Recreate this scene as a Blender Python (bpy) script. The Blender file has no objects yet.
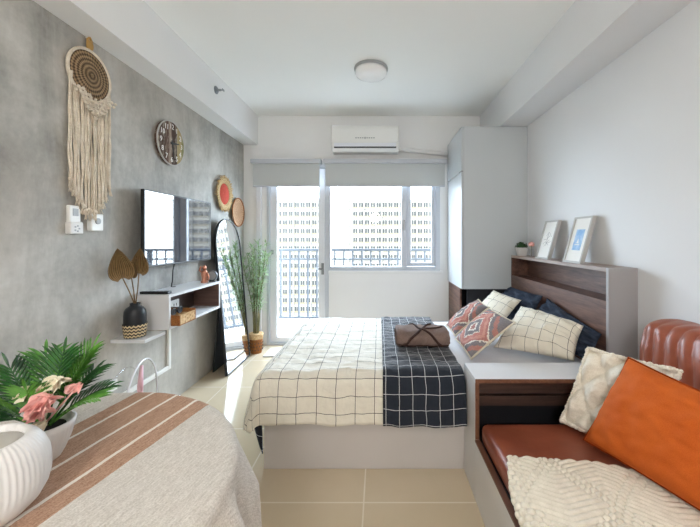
import bpy, bmesh, math, random
from mathutils import Vector, Matrix, noise
random.seed(7)
PI = math.pi
scene = bpy.context.scene
COL = scene.collection
sin, cos = math.sin, math.cos

# ---------------------------------------------------------------- colours / materials
def L(h):
    h = h.lstrip('#'); v = [int(h[i:i+2], 16)/255 for i in (0, 2, 4)]
    return tuple(c/12.92 if c <= .04045 else ((c+.055)/1.055)**2.4 for c in v) + (1,)

class NT:
    """small helper around a material node tree"""
    def __init__(s, name):
        s.m = bpy.data.materials.new(name); s.m.use_nodes = True
        s.t = s.m.node_tree; s.n = s.t.nodes; s.l = s.t.links
        s.b = s.n['Principled BSDF']
    def add(s, typ, **kw):
        n = s.n.new(typ)
        for k, v in kw.items(): setattr(n, k, v)
        return n
    def link(s, a, b): s.l.new(a, b)
    def put(s, sock, v):
        if hasattr(v, 'is_output'): s.l.new(v, sock)
        else: sock.default_value = v
    def math(s, op, a, b=None, c=None):
        n = s.add('ShaderNodeMath', operation=op)
        s.put(n.inputs[0], a)
        if b is not None: s.put(n.inputs[1], b)
        if c is not None: s.put(n.inputs[2], c)
        return n.outputs[0]
    def mix(s, f, a, b):
        n = s.add('ShaderNodeMix', data_type='RGBA')
        s.put(n.inputs[0], f); s.put(n.inputs[6], a); s.put(n.inputs[7], b)
        return n.outputs[2]
    def coords(s, kind='Object', scale=(1, 1, 1), loc=(0, 0, 0), rot=(0, 0, 0)):
        c = s.add('ShaderNodeTexCoord'); mp = s.add('ShaderNodeMapping')
        mp.inputs['Scale'].default_value = scale; mp.inputs['Location'].default_value = loc
        mp.inputs['Rotation'].default_value = rot
        s.link(c.outputs[kind], mp.inputs['Vector']); return mp.outputs[0]
    def noise(s, vec, scale, detail=4, rough=.55, dist=0):
        n = s.add('ShaderNodeTexNoise'); s.link(vec, n.inputs['Vector'])
        n.inputs['Scale'].default_value = scale; n.inputs['Detail'].default_value = detail
        n.inputs['Roughness'].default_value = rough; n.inputs['Distortion'].default_value = dist
        return n.outputs['Fac']
    def ramp(s, f, stops, interp='LINEAR'):
        n = s.add('ShaderNodeValToRGB'); r = n.color_ramp; r.interpolation = interp
        while len(r.elements) < len(stops): r.elements.new(.5)
        for e, (p, c) in zip(r.elements, stops): e.position = p; e.color = c
        s.link(f, n.inputs[0]); return n.outputs[0]
    def bump(s, h, strength=.3, dist=.01):
        n = s.add('ShaderNodeBump'); n.inputs['Strength'].default_value = strength
        n.inputs['Distance'].default_value = dist
        s.link(h, n.inputs['Height']); s.link(n.outputs[0], s.b.inputs['Normal'])
    def set(s, **kw):
        for k, v in kw.items(): s.put(s.b.inputs[k.replace('_', ' ')], v)
        return s.m

def plain(name, col, rough=.5, metal=0, var=.06, nscale=18, bump=0, bscale=120, spec=.5, sheen=0, coat=0):
    t = NT(name); c = L(col)
    v = t.coords('Object')
    f = t.noise(v, nscale, 3)
    lo = tuple(x*(1-var) for x in c[:3])+(1,); hi = tuple(min(1, x*(1+var)) for x in c[:3])+(1,)
    t.set(Base_Color=t.mix(f, lo, hi), Roughness=rough, Metallic=metal)
    t.b.inputs['Specular IOR Level'].default_value = spec
    if sheen:
        t.b.inputs['Sheen Weight'].default_value = sheen
        t.b.inputs['Sheen Roughness'].default_value = .4
    if coat: t.b.inputs['Coat Weight'].default_value = coat
    if bump: t.bump(t.noise(v, bscale, 3), bump, .004)
    return t.m

def wood(name, c1, c2, axis='y', rough=.45, scale=14, bumpy=.08):
    t = NT(name); k = .09
    sc = {'x': (k, 1, 1), 'y': (1, k, 1), 'z': (1, 1, k)}[axis]
    v = t.coords('Object', scale=sc)
    a = t.noise(v, scale*2.2, 6, .65, .6); b = t.noise(v, scale*9, 3, .6)
    f = t.math('ADD', t.math('MULTIPLY', a, .75), t.math('MULTIPLY', b, .25))
    t.set(Base_Color=t.ramp(f, [(.36, L(c1)), (.64, L(c2))]), Roughness=rough)
    t.bump(b, bumpy, .002); return t.m

def gridcloth(name, base, line, pu, pv, w, var=.08, rough=.85, double=0):
    t = NT(name); uv = t.add('ShaderNodeTexCoord').outputs['UV']
    sp = t.add('ShaderNodeSeparateXYZ'); t.link(uv, sp.inputs[0])
    obj = t.coords('Object')
    wob = t.math('MULTIPLY', t.math('SUBTRACT', t.noise(obj, 9, 2), .5), .012)
    def lines(o, p):
        q = t.math('FRACT', t.math('DIVIDE', t.math('ADD', o, wob), p))
        q = t.math('ABSOLUTE', t.math('SUBTRACT', q, .5))
        return t.math('LESS_THAN', q, w/p/2)
    f = t.math('MAXIMUM', lines(sp.outputs[0], pu), lines(sp.outputs[1], pv))
    c = L(base); n = t.noise(obj, 30, 4)
    b = t.mix(n, tuple(x*(1-var) for x in c[:3])+(1,), tuple(min(1, x*(1+var)) for x in c[:3])+(1,))
    t.set(Base_Color=t.mix(f, b, L(line)), Roughness=rough)
    t.b.inputs['Specular IOR Level'].default_value = .2
    wr = t.math('ADD', t.noise(obj, 16, 4, .5, .8), t.math('MULTIPLY', t.noise(obj, 400, 2), .12))
    t.bump(wr, .35, .02)
    return t.m

# ---------------------------------------------------------------- mesh builder
class MB:
    def __init__(s): s.v = []; s.f = []; s.uv = {}
    def add(s, vs, fs, uvs=None):
        b = len(s.v); s.v.extend(Vector(p) for p in vs); s.f.extend(tuple(b+i for i in f) for f in fs)
        if uvs:
            for i, u in enumerate(uvs): s.uv[b+i] = u
        return s
    def box(s, x0, x1, y0, y1, z0, z1, mtx=None):
        vs = [Vector((x, y, z)) for x in (x0, x1) for y in (y0, y1) for z in (z0, z1)]
        if mtx: vs = [mtx @ p for p in vs]
        return s.add(vs, [(0,1,3,2),(4,6,7,5),(0,4,5,1),(2,3,7,6),(0,2,6,4),(1,5,7,3)])
    def tube(s, pts, r, seg=8, caps=True):
        pts = [Vector(p) for p in pts]; n = len(pts)
        rs = r if isinstance(r, (list, tuple)) else [r]*n
        vs, fs = [], []
        prev = None
        for i, p in enumerate(pts):
            d = (pts[min(i+1, n-1)]-pts[max(i-1, 0)])
            d = d.normalized() if d.length > 1e-9 else Vector((0, 0, 1))
            if prev is None:
                a = Vector((0, 0, 1)) if abs(d.z) < .9 else Vector((1, 0, 0))
                prev = d.cross(a).normalized()
            u = (prev - d*prev.dot(d))
            u = u.normalized() if u.length > 1e-6 else d.orthogonal().normalized()
            prev = u; w = d.cross(u)
            for k in range(seg):
                a = 2*PI*k/seg; vs.append(p+(u*cos(a)+w*sin(a))*rs[i])
        for i in range(n-1):
            for k in range(seg):
                fs.append((i*seg+k, i*seg+(k+1) % seg, (i+1)*seg+(k+1) % seg, (i+1)*seg+k))
        if caps: fs.append(tuple(range(seg))[::-1]); fs.append(tuple((n-1)*seg+k for k in range(seg)))
        return s.add(vs, fs)
    def loop(s, pts, r, seg=8):
        pts = [Vector(p) for p in pts]; n = len(pts); vs = []; fs = []
        nrm = Vector((0, 0, 0))
        for i in range(n): nrm += pts[i].cross(pts[(i+1) % n])
        nrm.normalize()
        for i, p in enumerate(pts):
            d = (pts[(i+1) % n]-pts[i-1]).normalized(); u = d.cross(nrm).normalized(); w = u.cross(d)
            for k in range(seg):
                a = 2*PI*k/seg; vs.append(p+(u*cos(a)+w*sin(a))*r)
        for i in range(n):
            j = (i+1) % n
            for k in range(seg): fs.append((i*seg+k, i*seg+(k+1) % seg, j*seg+(k+1) % seg, j*seg+k))
        return s.add(vs, fs)
    def lathe(s, prof, o, seg=32, axis='z', rib=None):
        """prof: list of (r, h); axis the lathe axis; rib(a, h, r) may change the radius"""
        vs, fs = [], []; n = len(prof)
        for r, h in prof:
            for k in range(seg):
                a = 2*PI*k/seg; q = r if rib is None else rib(a, h, r)
                c, d = q*cos(a), q*sin(a)
                p = {'z': (c, d, h), 'x': (h, c, d), 'y': (d, h, c)}[axis]
                vs.append((o[0]+p[0], o[1]+p[1], o[2]+p[2]))
        for i in range(n-1):
            for k in range(seg):
                fs.append((i*seg+k, i*seg+(k+1) % seg, (i+1)*seg+(k+1) % seg, (i+1)*seg+k))
        fs.append(tuple(range(seg))[::-1]); fs.append(tuple((n-1)*seg+k for k in range(seg)))
        return s.add(vs, fs)
    def ball(s, c, r, seg=12, rings=8):
        r = r if isinstance(r, (tuple, list)) else (r, r, r)
        vs = [(c[0], c[1], c[2]-r[2])]; fs = []
        for i in range(1, rings):
            t = PI*i/rings
            for k in range(seg):
                a = 2*PI*k/seg
                vs.append((c[0]+r[0]*sin(t)*cos(a), c[1]+r[1]*sin(t)*sin(a), c[2]-r[2]*cos(t)))
        vs.append((c[0], c[1], c[2]+r[2])); top = len(vs)-1
        for k in range(seg): fs.append((0, 1+(k+1) % seg, 1+k))
        for i in range(rings-2):
            for k in range(seg):
                a = 1+i*seg; b = a+seg
                fs.append((a+k, a+(k+1) % seg, b+(k+1) % seg, b+k))
        a = 1+(rings-2)*seg
        for k in range(seg): fs.append((a+k, a+(k+1) % seg, top))
        return s.add(vs, fs)
    def grid(s, fn, nu, nv, uvfn=None, closed_u=False):
        vs, uvs, fs = [], [], []
        for j in range(nv+1):
            for i in range(nu+1):
                u, v = i/nu, j/nv
                vs.append(fn(u, v)); uvs.append(uvfn(u, v) if uvfn else (u, v))
        for j in range(nv):
            for i in range(nu):
                a = j*(nu+1)+i; fs.append((a, a+1, a+nu+2, a+nu+1))
        return s.add(vs, fs, uvs)
    def prism(s, pts, off):
        """extrude polygon pts by vector off"""
        n = len(pts); off = Vector(off); vs = [Vector(p) for p in pts]+[Vector(p)+off for p in pts]
        fs = [tuple(range(n))[::-1], tuple(range(n, 2*n))]
        for i in range(n): fs.append((i, (i+1) % n, n+(i+1) % n, n+i))
        return s.add(vs, fs)
    def build(s, name, mat, parent=None, smooth=False, bevel=0, solid=0, sub=0, weld=False, angle=None, offset=-1):
        o0 = Vector((0, 0, 0)); p = parent
        while p is not None: o0 += p.location; p = p.parent
        bm = bmesh.new(); vv = [bm.verts.new(p-o0) for p in s.v]
        ul = bm.loops.layers.uv.new('UVMap') if s.uv else None
        for f in s.f:
            try: F = bm.faces.new([vv[i] for i in f])
            except ValueError: continue
            if ul:
                for lp, i in zip(F.loops, f): lp[ul].uv = s.uv.get(i, (0, 0))
            F.smooth = smooth
        if weld: bmesh.ops.remove_doubles(bm, verts=bm.verts, dist=1e-5)
        bmesh.ops.recalc_face_normals(bm, faces=bm.faces)
        me = bpy.data.meshes.new(name); bm.to_mesh(me); bm.free()
        if smooth and angle is not None: me.set_sharp_from_angle(angle=angle)
        me.materials.append(mat)
        o = bpy.data.objects.new(name, me); COL.objects.link(o)
        if parent: o.parent = parent
        if bevel:
            m = o.modifiers.new('bevel', 'BEVEL'); m.width = bevel; m.segments = 3; m.limit_method = 'ANGLE'
        if solid:
            m = o.modifiers.new('solid', 'SOLIDIFY'); m.thickness = solid; m.offset = offset
        if sub:
            m = o.modifiers.new('sub', 'SUBSURF'); m.levels = sub; m.render_levels = sub
        return o

def tag(o, label, cat, group=None, kind=None):
    o['label'] = label; o['category'] = cat
    if group: o['group'] = group
    if kind: o['kind'] = kind
    return o
def thing(name, label, cat, loc, group=None):
    o = bpy.data.objects.new(name, None); COL.objects.link(o); o.location = loc
    o.empty_display_size = .05
    return tag(o, label, cat, group)
def struct(o): o['kind'] = 'structure'; return o
def box(name, mat, parent, *a, bevel=0): return MB().box(*a).build(name, mat, parent, bevel=bevel)
def text_mesh(body, size, mtx, ext=.0008):
    """letters as a list of (verts, faces) in world space"""
    cu = bpy.data.curves.new('t', 'FONT'); cu.body = body; cu.size = size; cu.align_x = 'CENTER'; cu.align_y = 'CENTER'
    cu.extrude = ext; cu.resolution_u = 2
    ob = bpy.data.objects.new('t', cu); COL.objects.link(ob)
    me = bpy.data.meshes.new_from_object(ob.evaluated_get(bpy.context.evaluated_depsgraph_get()))
    vs = [mtx @ v.co for v in me.vertices]; fs = [tuple(p.vertices) for p in me.polygons]
    bpy.data.objects.remove(ob); bpy.data.curves.remove(cu); bpy.data.meshes.remove(me)
    return vs, fs
def copy_part(o, parent, off):
    c = o.copy(); COL.objects.link(c); c.parent = parent; c.location = o.location+Vector(off); return c
def nz(p, s=1.0, seed=0): return noise.noise(Vector((p[0]*s+seed*7.3, p[1]*s-seed*3.1, (p[2] if len(p) > 2 else 0)*s+seed)))

def cushion4(bl, br, tr, tl, front, back, n=30, p=2.2, pinch=.05, disp=None, metre=True, wr=.004, seed=0):
    """soft cushion between four corners; front bulge towards (br-bl)x(tl-bl)"""
    bl, br, tr, tl = map(Vector, (bl, br, tr, tl))
    nrm = ((br-bl)+(tr-tl)).cross((tl-bl)+(tr-br)).normalized()
    w = ((br-bl).length+(tr-tl).length)/2; h = ((tl-bl).length+(tr-br).length)/2
    mb = MB(); cen = (bl+br+tr+tl)/4
    def pos(u, v, side):
        a, b = 2*u-1, 2*v-1
        a2 = a*(1-pinch*(1-b*b)*abs(a)); b2 = b*(1-pinch*(1-a*a)*abs(b))
        U, V = (a2+1)/2, (b2+1)/2
        P = bl*(1-U)*(1-V)+br*U*(1-V)+tr*U*V+tl*(1-U)*V
        t = max(0, (1-abs(a)**p)*(1-abs(b)**p))**.55
        d = (front if side > 0 else -back)*t
        if wr and t > 0:
            e = min(1, t*3)
            d += wr*e*(nz((a*2.2+b, b*2.6-a*.6, seed), 1.6, seed)+.6*nz((a*6, b*6, seed), 1, seed+3))*(1 if side > 0 else .4)
        if disp and side > 0: d += disp(a, b, w, h)*min(1, t*2.5)
        return P+nrm*d
    uvf = (lambda u, v: ((u-.5)*w, (v-.5)*h)) if metre else None
    mb.grid(lambda u, v: pos(u, v, 1), n, n, uvf); mb.grid(lambda u, v: pos(u, v, -1), n, n, uvf)
    edge = [pos(i/n, 0, 1) for i in range(n)]+[pos(1, i/n, 1) for i in range(n)]+[pos(1-i/n, 1, 1) for i in range(n)]+[pos(0, 1-i/n, 1) for i in range(n)]
    return mb, edge

# ---------------------------------------------------------------- materials
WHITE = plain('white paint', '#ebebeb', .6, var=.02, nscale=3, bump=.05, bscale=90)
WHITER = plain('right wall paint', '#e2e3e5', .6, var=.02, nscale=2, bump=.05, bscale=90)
CEIL = plain('ceiling paint', '#f1f2f0', .7, var=.015, nscale=2)
def concrete():
    t = NT('polished concrete render'); v = t.coords('Object')
    vs = t.coords('Object', scale=(1, 1, .3))
    a = t.noise(v, 1.3, 6, .6, .5); b = t.noise(vs, 5, 7, .65, .4); c = t.noise(v, 26, 5, .6)
    f = t.math('ADD', t.math('ADD', t.math('MULTIPLY', a, .5), t.math('MULTIPLY', b, .38)), t.math('MULTIPLY', c, .12))
    col = t.ramp(f, [(.38, L('#8a8883')), (.5, L('#b0aea8')), (.62, L('#cfcdc8'))])
    warm = t.ramp(t.noise(v, .9, 3, .5), [(.5, (0, 0, 0, 1)), (.75, (.6, .6, .6, 1))])
    t.set(Base_Color=t.mix(warm, col, L('#b5aa9e')), Roughness=.62)
    t.bump(f, .25, .012); return t.m
CONCRETE = concrete()
def tiles():
    t = NT('glossy floor tile'); v = t.coords('Object', loc=(.07, .25, 0))
    br = t.add('ShaderNodeTexBrick', offset=0.0, squash=1.0); t.link(v, br.inputs['Vector'])
    br.inputs['Scale'].default_value = 1; br.inputs['Mortar Size'].default_value = .0035
    br.inputs['Brick Width'].default_value = .6; br.inputs['Row Height'].default_value = .6
    br.inputs['Mortar Smooth'].default_value = .1
    n = t.noise(t.coords('Object'), 2.5, 5, .6)
    c = t.mix(n, L('#cab99d'), L('#dacab0'))
    t.set(Base_Color=t.mix(br.outputs['Fac'], c, L('#e6dccb')), Roughness=.12)
    t.b.inputs['Specular IOR Level'].default_value = .6
    t.bump(t.math('SUBTRACT', 1, br.outputs['Fac']), .1, .001); return t.m
TILE = tiles()
LAM = plain('grey white laminate', '#d3d2d2', .35, var=.02, nscale=4)
LAMW = plain('white laminate', '#dedfe2', .35, var=.02, nscale=4)
WARD = plain('pale grey wardrobe laminate', '#c4c9cc', .32, var=.03, nscale=3)
ALU = plain('grey white aluminium frame', '#c4c8d0', .35, var=.02, metal=0, spec=.6)
PVCW = plain('white frame', '#e6e8ee', .3, var=.01)
BLIND = plain('grey blind fabric', '#c6cacb', .8, var=.03, nscale=200, bump=.1, bscale=600)
RAILM = plain('painted rail', '#44484d', .5, var=.03)
WOOD = wood('brown headboard wood', '#4b342d', '#7c5b4d', 'y')
WOODX = wood('dark brown niche wood', '#32241f', '#4e3931', 'x')
WOODE = wood('brown edge band', '#5a3525', '#78503a', 'y')
WOODG = plain('grey end panel', '#a5a2a3', .4, var=.04, nscale=5)
DARK = plain('dark laminate and recess shade', '#15151b', .6, var=.1)
def leather():
    t = NT('cognac leather'); v = t.coords('Object')
    a = t.noise(v, 5, 4); b = t.add('ShaderNodeTexVoronoi'); t.link(v, b.inputs['Vector']); b.inputs['Scale'].default_value = 220
    t.set(Base_Color=t.ramp(a, [(.3, L('#80402a')), (.7, L('#a25a43'))]), Roughness=.36)
    t.bump(t.math('ADD', t.math('MULTIPLY', b.outputs['Distance'], .3), t.noise(v, 14, 3)), .15, .006)
    return t.m
LEATHER = leather()
def fabric(name, c1, c2, rough=.9, scale=350, sheen=.0, bs=.25, big=6):
    t = NT(name); v = t.coords('Object')
    f = t.math('ADD', t.math('MULTIPLY', t.noise(v, scale, 2), .5), t.math('MULTIPLY', t.noise(v, big, 4), .5))
    t.set(Base_Color=t.ramp(f, [(.35, L(c1)), (.65, L(c2))]), Roughness=rough)
    t.b.inputs['Specular IOR Level'].default_value = .15
    if sheen:
        t.b.inputs['Sheen Weight'].default_value = sheen; t.b.inputs['Sheen Roughness'].default_value = .35
        t.b.inputs['Sheen Tint'].default_value = L(c2)
    t.bump(f, bs, .004); return t.m
ORANGE = fabric('orange velvet', '#b9551e', '#d06a2a', .8, 500, .35, .12)
CREAM = fabric('cream tufted pile', '#d8cfbf', '#f0eadd', .95, 260, .3, .5, 30)
KNIT = fabric('cream knit', '#d9d0bf', '#efe8d9', .95, 600, 0, .4, 40)
NAVY = fabric('navy cotton', '#252c3a', '#414a5a', .9, 400, .3, .4, 16)
SHEET = fabric('white bed sheet', '#dcdce0', '#ececef', .9, 400, 0, .2)
BROWNF = fabric('taupe brown fleece', '#6b5a53', '#8a766e', .95, 200, .3, .4)
STRAP = fabric('dark brown strap', '#3c2c28', '#4e3b36', .9, 300)
GRIDW = gridcloth('white grid cotton', '#e2ddd0', '#33302e', .098, .082, .0028)
GRIDP = gridcloth('white grid pillow cotton', '#e6dfcf', '#4d4235', .085, .085, .0024)
GRIDN = gridcloth('navy grid cotton', '#262b35', '#d2d4d6', .068, .074, .0024, var=.25)
for g_ in (GRIDN, GRIDW):
    b_ = g_.node_tree.nodes['Principled BSDF']; b_.inputs['Sheen Weight'].default_value = .35; b_.inputs['Sheen Roughness'].default_value = .4
BACKC = fabric('natural cushion back', '#cfc3ac', '#e0d6c2')
def kilim():
    t = NT('kilim weave'); uv = t.add('ShaderNodeTexCoord').outputs['UV']
    sp = t.add('ShaderNodeSeparateXYZ'); t.link(uv, sp.inputs[0]); o = t.coords('Object')
    wob = t.math('MULTIPLY', t.math('SUBTRACT', t.noise(o, 70, 2), .5), .11)
    a = t.math('ABSOLUTE', t.math('SUBTRACT', sp.outputs[0], .46)); b = t.math('ABSOLUTE', t.math('SUBTRACT', sp.outputs[1], .42))
    d = t.math('ADD', t.math('ADD', a, b), wob)
    c = t.ramp(d, [(0, L('#8c3b35')), (.09, L('#e4ddd0')), (.14, L('#4a4652')), (.24, L('#5b5660')), (.27, L('#dcd2c6')), (.30, L('#b0564a')),
                   (.40, L('#c27a6b')), (.47, L('#a24a41')), (.53, L('#e6dfd3')), (.56, L('#5d5864')), (.66, L('#a8584c')), (.76, L('#57525e'))], 'CONSTANT')
    n = t.noise(o, 160, 3)
    t.set(Base_Color=t.mix(t.math('MULTIPLY', n, .35), c, L('#e8ddd2')), Roughness=.95)
    t.bump(n, .5, .006); return t.m
KILIM = kilim()
def linen():
    t = NT('linen tablecloth'); uv = t.add('ShaderNodeTexCoord').outputs['UV']
    mp = t.add('ShaderNodeMapping'); t.link(uv, mp.inputs[0])
    sp = t.add('ShaderNodeSeparateXYZ'); t.link(mp.outputs[0], sp.inputs[0]); x = sp.outputs[0]
    o = t.coords('Object')
    band = t.math('LESS_THAN', t.math('ABSOLUTE', x), .128)
    wob = t.math('MULTIPLY', t.math('SUBTRACT', t.noise(o, 120, 2), .5), .003)
    xl = t.math('ADD', x, wob)
    ln = None
    for c in (-.078, 0.0, .078):
        q = t.math('LESS_THAN', t.math('ABSOLUTE', t.math('SUBTRACT', xl, c)), .0042)
        ln = q if ln is None else t.math('MAXIMUM', ln, q)
    n = t.math('ADD', t.math('MULTIPLY', t.noise(o, 330, 3, .7), .6), t.math('MULTIPLY', t.noise(t.coords('UV', scale=(1, .15, 1)), 240, 3), .4))
    base = t.ramp(n, [(.38, L('#bdb5ab')), (.62, L('#dfd9d1'))])
    terra = t.ramp(n, [(.38, L('#9a7660')), (.62, L('#c6a38b'))])
    c = t.mix(band, base, terra); c = t.mix(ln, c, L('#e6dcd0'))
    t.set(Base_Color=c, Roughness=.95); t.b.inputs['Specular IOR Level'].default_value = .1
    t.bump(t.math('ADD', n, t.math('MULTIPLY', t.noise(o, 11, 3, .5, 1), 1.2)), .4, .008); return t.m
LINEN = linen()
def glass(name, tint=(1, 1, 1, 1), ior=1.45, scale=1.0):
    t = NT(name); t.n.remove(t.b)
    tr = t.add('ShaderNodeBsdfTransparent'); tr.inputs[0].default_value = tint
    gl = t.add('ShaderNodeBsdfGlossy'); gl.inputs['Roughness'].default_value = .02
    fr = t.add('ShaderNodeFresnel'); fr.inputs[0].default_value = ior
    mx = t.add('ShaderNodeMixShader'); geo = t.add('ShaderNodeNewGeometry')
    t.link(t.math('MULTIPLY', t.math('MULTIPLY', fr.outputs[0], scale), t.math('SUBTRACT', 1, geo.outputs['Backfacing'])), mx.inputs[0])
    t.link(tr.outputs[0], mx.inputs[1]); t.link(gl.outputs[0], mx.inputs[2])
    t.link(mx.outputs[0], t.n['Material Output'].inputs[0]); return t.m
GLASS = glass('window glass', scale=.6)
ACRYL = glass('clear acrylic', (.95, .96, .98, 1), 1.5, 1.3)
def mirror():
    t = NT('silvered mirror'); v = t.coords('Object')
    return t.set(Base_Color=(.93, .95, .97, 1), Metallic=1.0, Roughness=.015)
MIRROR = mirror()
def screen():
    t = NT('glossy screen'); t.set(Base_Color=(.012, .016, .03, 1), Roughness=.03)
    t.b.inputs['IOR'].default_value = 2.6
    return t.m
SCREEN = screen()
BLACK = plain('black plastic', '#101114', .35, var=.1)
BLACKM = plain('black metal', '#14161a', .4, var=.1)
CHARC = plain('charcoal back board', '#4a525c', .5, var=.08)
CERAM = plain('white ceramic', '#dddbd9', .38, var=.03, bump=.08, bscale=60)
CERAMI = plain('pale ceramic inside', '#bdb9b2', .5, var=.05)
CLAY = plain('matte blue black glaze', '#12161d', .45, var=.15)
def zigzag():
    t = NT('woven zigzag seagrass'); v = t.coords('UV')
    sp = t.add('ShaderNodeSeparateXYZ'); t.link(v, sp.inputs[0])
    z = t.math('PINGPONG', t.math('MULTIPLY', sp.outputs[0], 18), .5)
    f = t.math('FRACT', t.math('ADD', t.math('MULTIPLY', sp.outputs[1], 4), z))
    t.set(Base_Color=t.mix(t.math('GREATER_THAN', f, .48), L('#1a1a1c'), L('#d8c39c')), Roughness=.8)
    t.bump(f, .6, .004); return t.m
ZIG = zigzag()
def rings(name, c1, c2, n, axis='x'):
    t = NT(name); v = t.coords('Object')
    sp = t.add('ShaderNodeSeparateXYZ'); t.link(v, sp.inputs[0])
    r = t.math('SQRT', t.math('ADD', t.math('POWER', sp.outputs[1], 2), t.math('POWER', sp.outputs[2], 2)))
    ang = t.math('ARCTAN2', sp.outputs[1], sp.outputs[2])
    w1 = t.math('SINE', t.math('MULTIPLY', r, n)); w2 = t.math('SINE', t.math('MULTIPLY', ang, 40))
    f = t.math('ADD', t.math('MULTIPLY', w1, .3), t.math('MULTIPLY', w2, .22)); f = t.math('ADD', f, .5)
    f2 = t.math('ADD', f, t.math('MULTIPLY', t.math('SUBTRACT', t.noise(v, 60, 3), .5), .5))
    t.set(Base_Color=t.ramp(f2, [(.25, L(c1)), (.75, L(c2))]), Roughness=.85)
    t.bump(f, .8, .006); return t.m
DISCM = rings('woven seagrass disc', '#54412d', '#a68a68', 300)
RAFFIA = rings('natural raffia', '#a58558', '#d8bd8e', 420)
REDW = rings('red woven raffia', '#b43a2a', '#e05a44', 500)
TANW = rings('tan woven raffia', '#9a7052', '#d3ad8a', 430)
ROPE = fabric('cotton cord', '#cdbea9', '#f0e6d7', .95, 300, 0, .4, 25)
BAMBOO = fabric('light bamboo', '#b98f5f', '#e4c79c', .6, 80, 0, .3, 20)
RATTAN = fabric('brown rattan', '#7a4a2c', '#a8703f', .7, 120, 0, .5, 30)
GOLD = plain('gold tassel thread', '#b38d4f', .5, var=.2)
PINK = fabric('pink petals', '#e9a29c', '#f6cbc3', .7, 60, .2, .1)
IVORY = fabric('ivory petals', '#e8dcc0', '#f6f0de', .7, 60, .2, .1)
def leafm(name, c1, c2, rough=.4):
    t = NT(name); v = t.coords('Object'); f = t.noise(v, 22, 3)
    t.set(Base_Color=t.ramp(f, [(.35, L(c1)), (.65, L(c2))]), Roughness=rough); return t.m
PALM = leafm('palm green', '#2a5a22', '#66a03c')
PALMD = leafm('dark palm green', '#16361d', '#2f6529')
BAMB = leafm('bamboo leaf green', '#84a578', '#bcd2aa', .5)
STEM = leafm('stem green brown', '#5a5a36', '#80774c', .6)
HERB = leafm('dark herb green', '#1c3a1c', '#33592c', .6)
DRYL = leafm('dried palm brown', '#584227', '#8a6d47', .7)
def dryleaf():
    t = NT('dried palm pleats'); sp = t.add('ShaderNodeSeparateXYZ'); t.link(t.add('ShaderNodeTexCoord').outputs['UV'], sp.inputs[0])
    w = t.math('PINGPONG', t.math('MULTIPLY', sp.outputs[0], 13), .5)
    f = t.math('ADD', t.math('MULTIPLY', w, 1.2), t.math('MULTIPLY', t.noise(t.coords('Object'), 40, 3), .4))
    t.set(Base_Color=t.ramp(f, [(.15, L('#4d3820')), (.8, L('#a3855a'))]), Roughness=.7); return t.m
DRYP = dryleaf()
SOIL = plain('dark soil', '#231b15', .95, var=.3, bump=.5)
CHROME = plain('brushed metal', '#8f9295', .3, metal=1)
COPPER = plain('rose copper', '#c98a72', .35, metal=.6)
FRAMEW = plain('pale frame wood', '#b9b7b4', .5, var=.05)
PAPER = plain('paper', '#eceae6', .8, var=.01)
BLUEP = leafm('blue seascape print', '#86b0da', '#b9d2ec', .7)
INK = plain('ink grey', '#8d8d90', .8)
WHITEP = plain('white plastic', '#e9e9e6', .35, var=.01)
GREYP = plain('grey plastic', '#a3a6a8', .4)
BWALL = plain('tower wall', '#8f887c', .8, var=.03, nscale=.2)
BSLAB = plain('tower slab edge', '#75716b', .8, var=.03, nscale=.2)
BWIN = plain('tower window', '#2a2825', .5, var=.5, nscale=.35)
BTAN = plain('tower ledge', '#75684f', .8, var=.05, nscale=.5)
ROAD = plain('far ground', '#77766f', .9, var=.2, nscale=.05)
BALC = plain('balcony tile', '#d6d5d3', .4, var=.04, nscale=3)

# ================================================================ the room
XL, XR, YB, YF, ZC = -1.537, 1.396, 3.83, -2.6, 2.6
T = .12
struct(box('floor', TILE, None, XL-T, XR+T, YF-T, YB+.12, -.1, 0))
struct(box('ceiling', CEIL, None, XL-T, XR+T, YF-T, YB+T, ZC, ZC+.12))
struct(box('wall_left', CONCRETE, None, XL-T, XL, YF, YB, 0, ZC))
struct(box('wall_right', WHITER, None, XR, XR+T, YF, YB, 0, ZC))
struct(box('wall_front', WHITE, None, XL-T, XR+T, YF-T, YF, 0, ZC))
DX0, DX1, WX1, HT, SILL = -1.271, -.575, .69, 2.05, .845
wb = MB()
wb.box(XL-T, DX0, YB, YB+T, 0, ZC).box(DX0, WX1, YB, YB+T, HT, ZC).box(WX1, XR+T, YB, YB+T, 0, ZC).box(DX1, WX1, YB, YB+T, 0, SILL)
struct(wb.build('wall_back', WHITE))
struct(box('ceiling_beam', WHITE, None, XL, -1.373, YF, YB, 2.27, ZC))
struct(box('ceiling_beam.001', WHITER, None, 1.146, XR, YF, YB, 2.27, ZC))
struct(box('trim_1', PVCW, None, -1.385, -1.33, YB-.03, YB, 0, 2.02, bevel=.004))
struct(box('baseboard_back', WHITE, None, DX1+.02, .77, YB-.012, YB, 0, .08))

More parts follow.
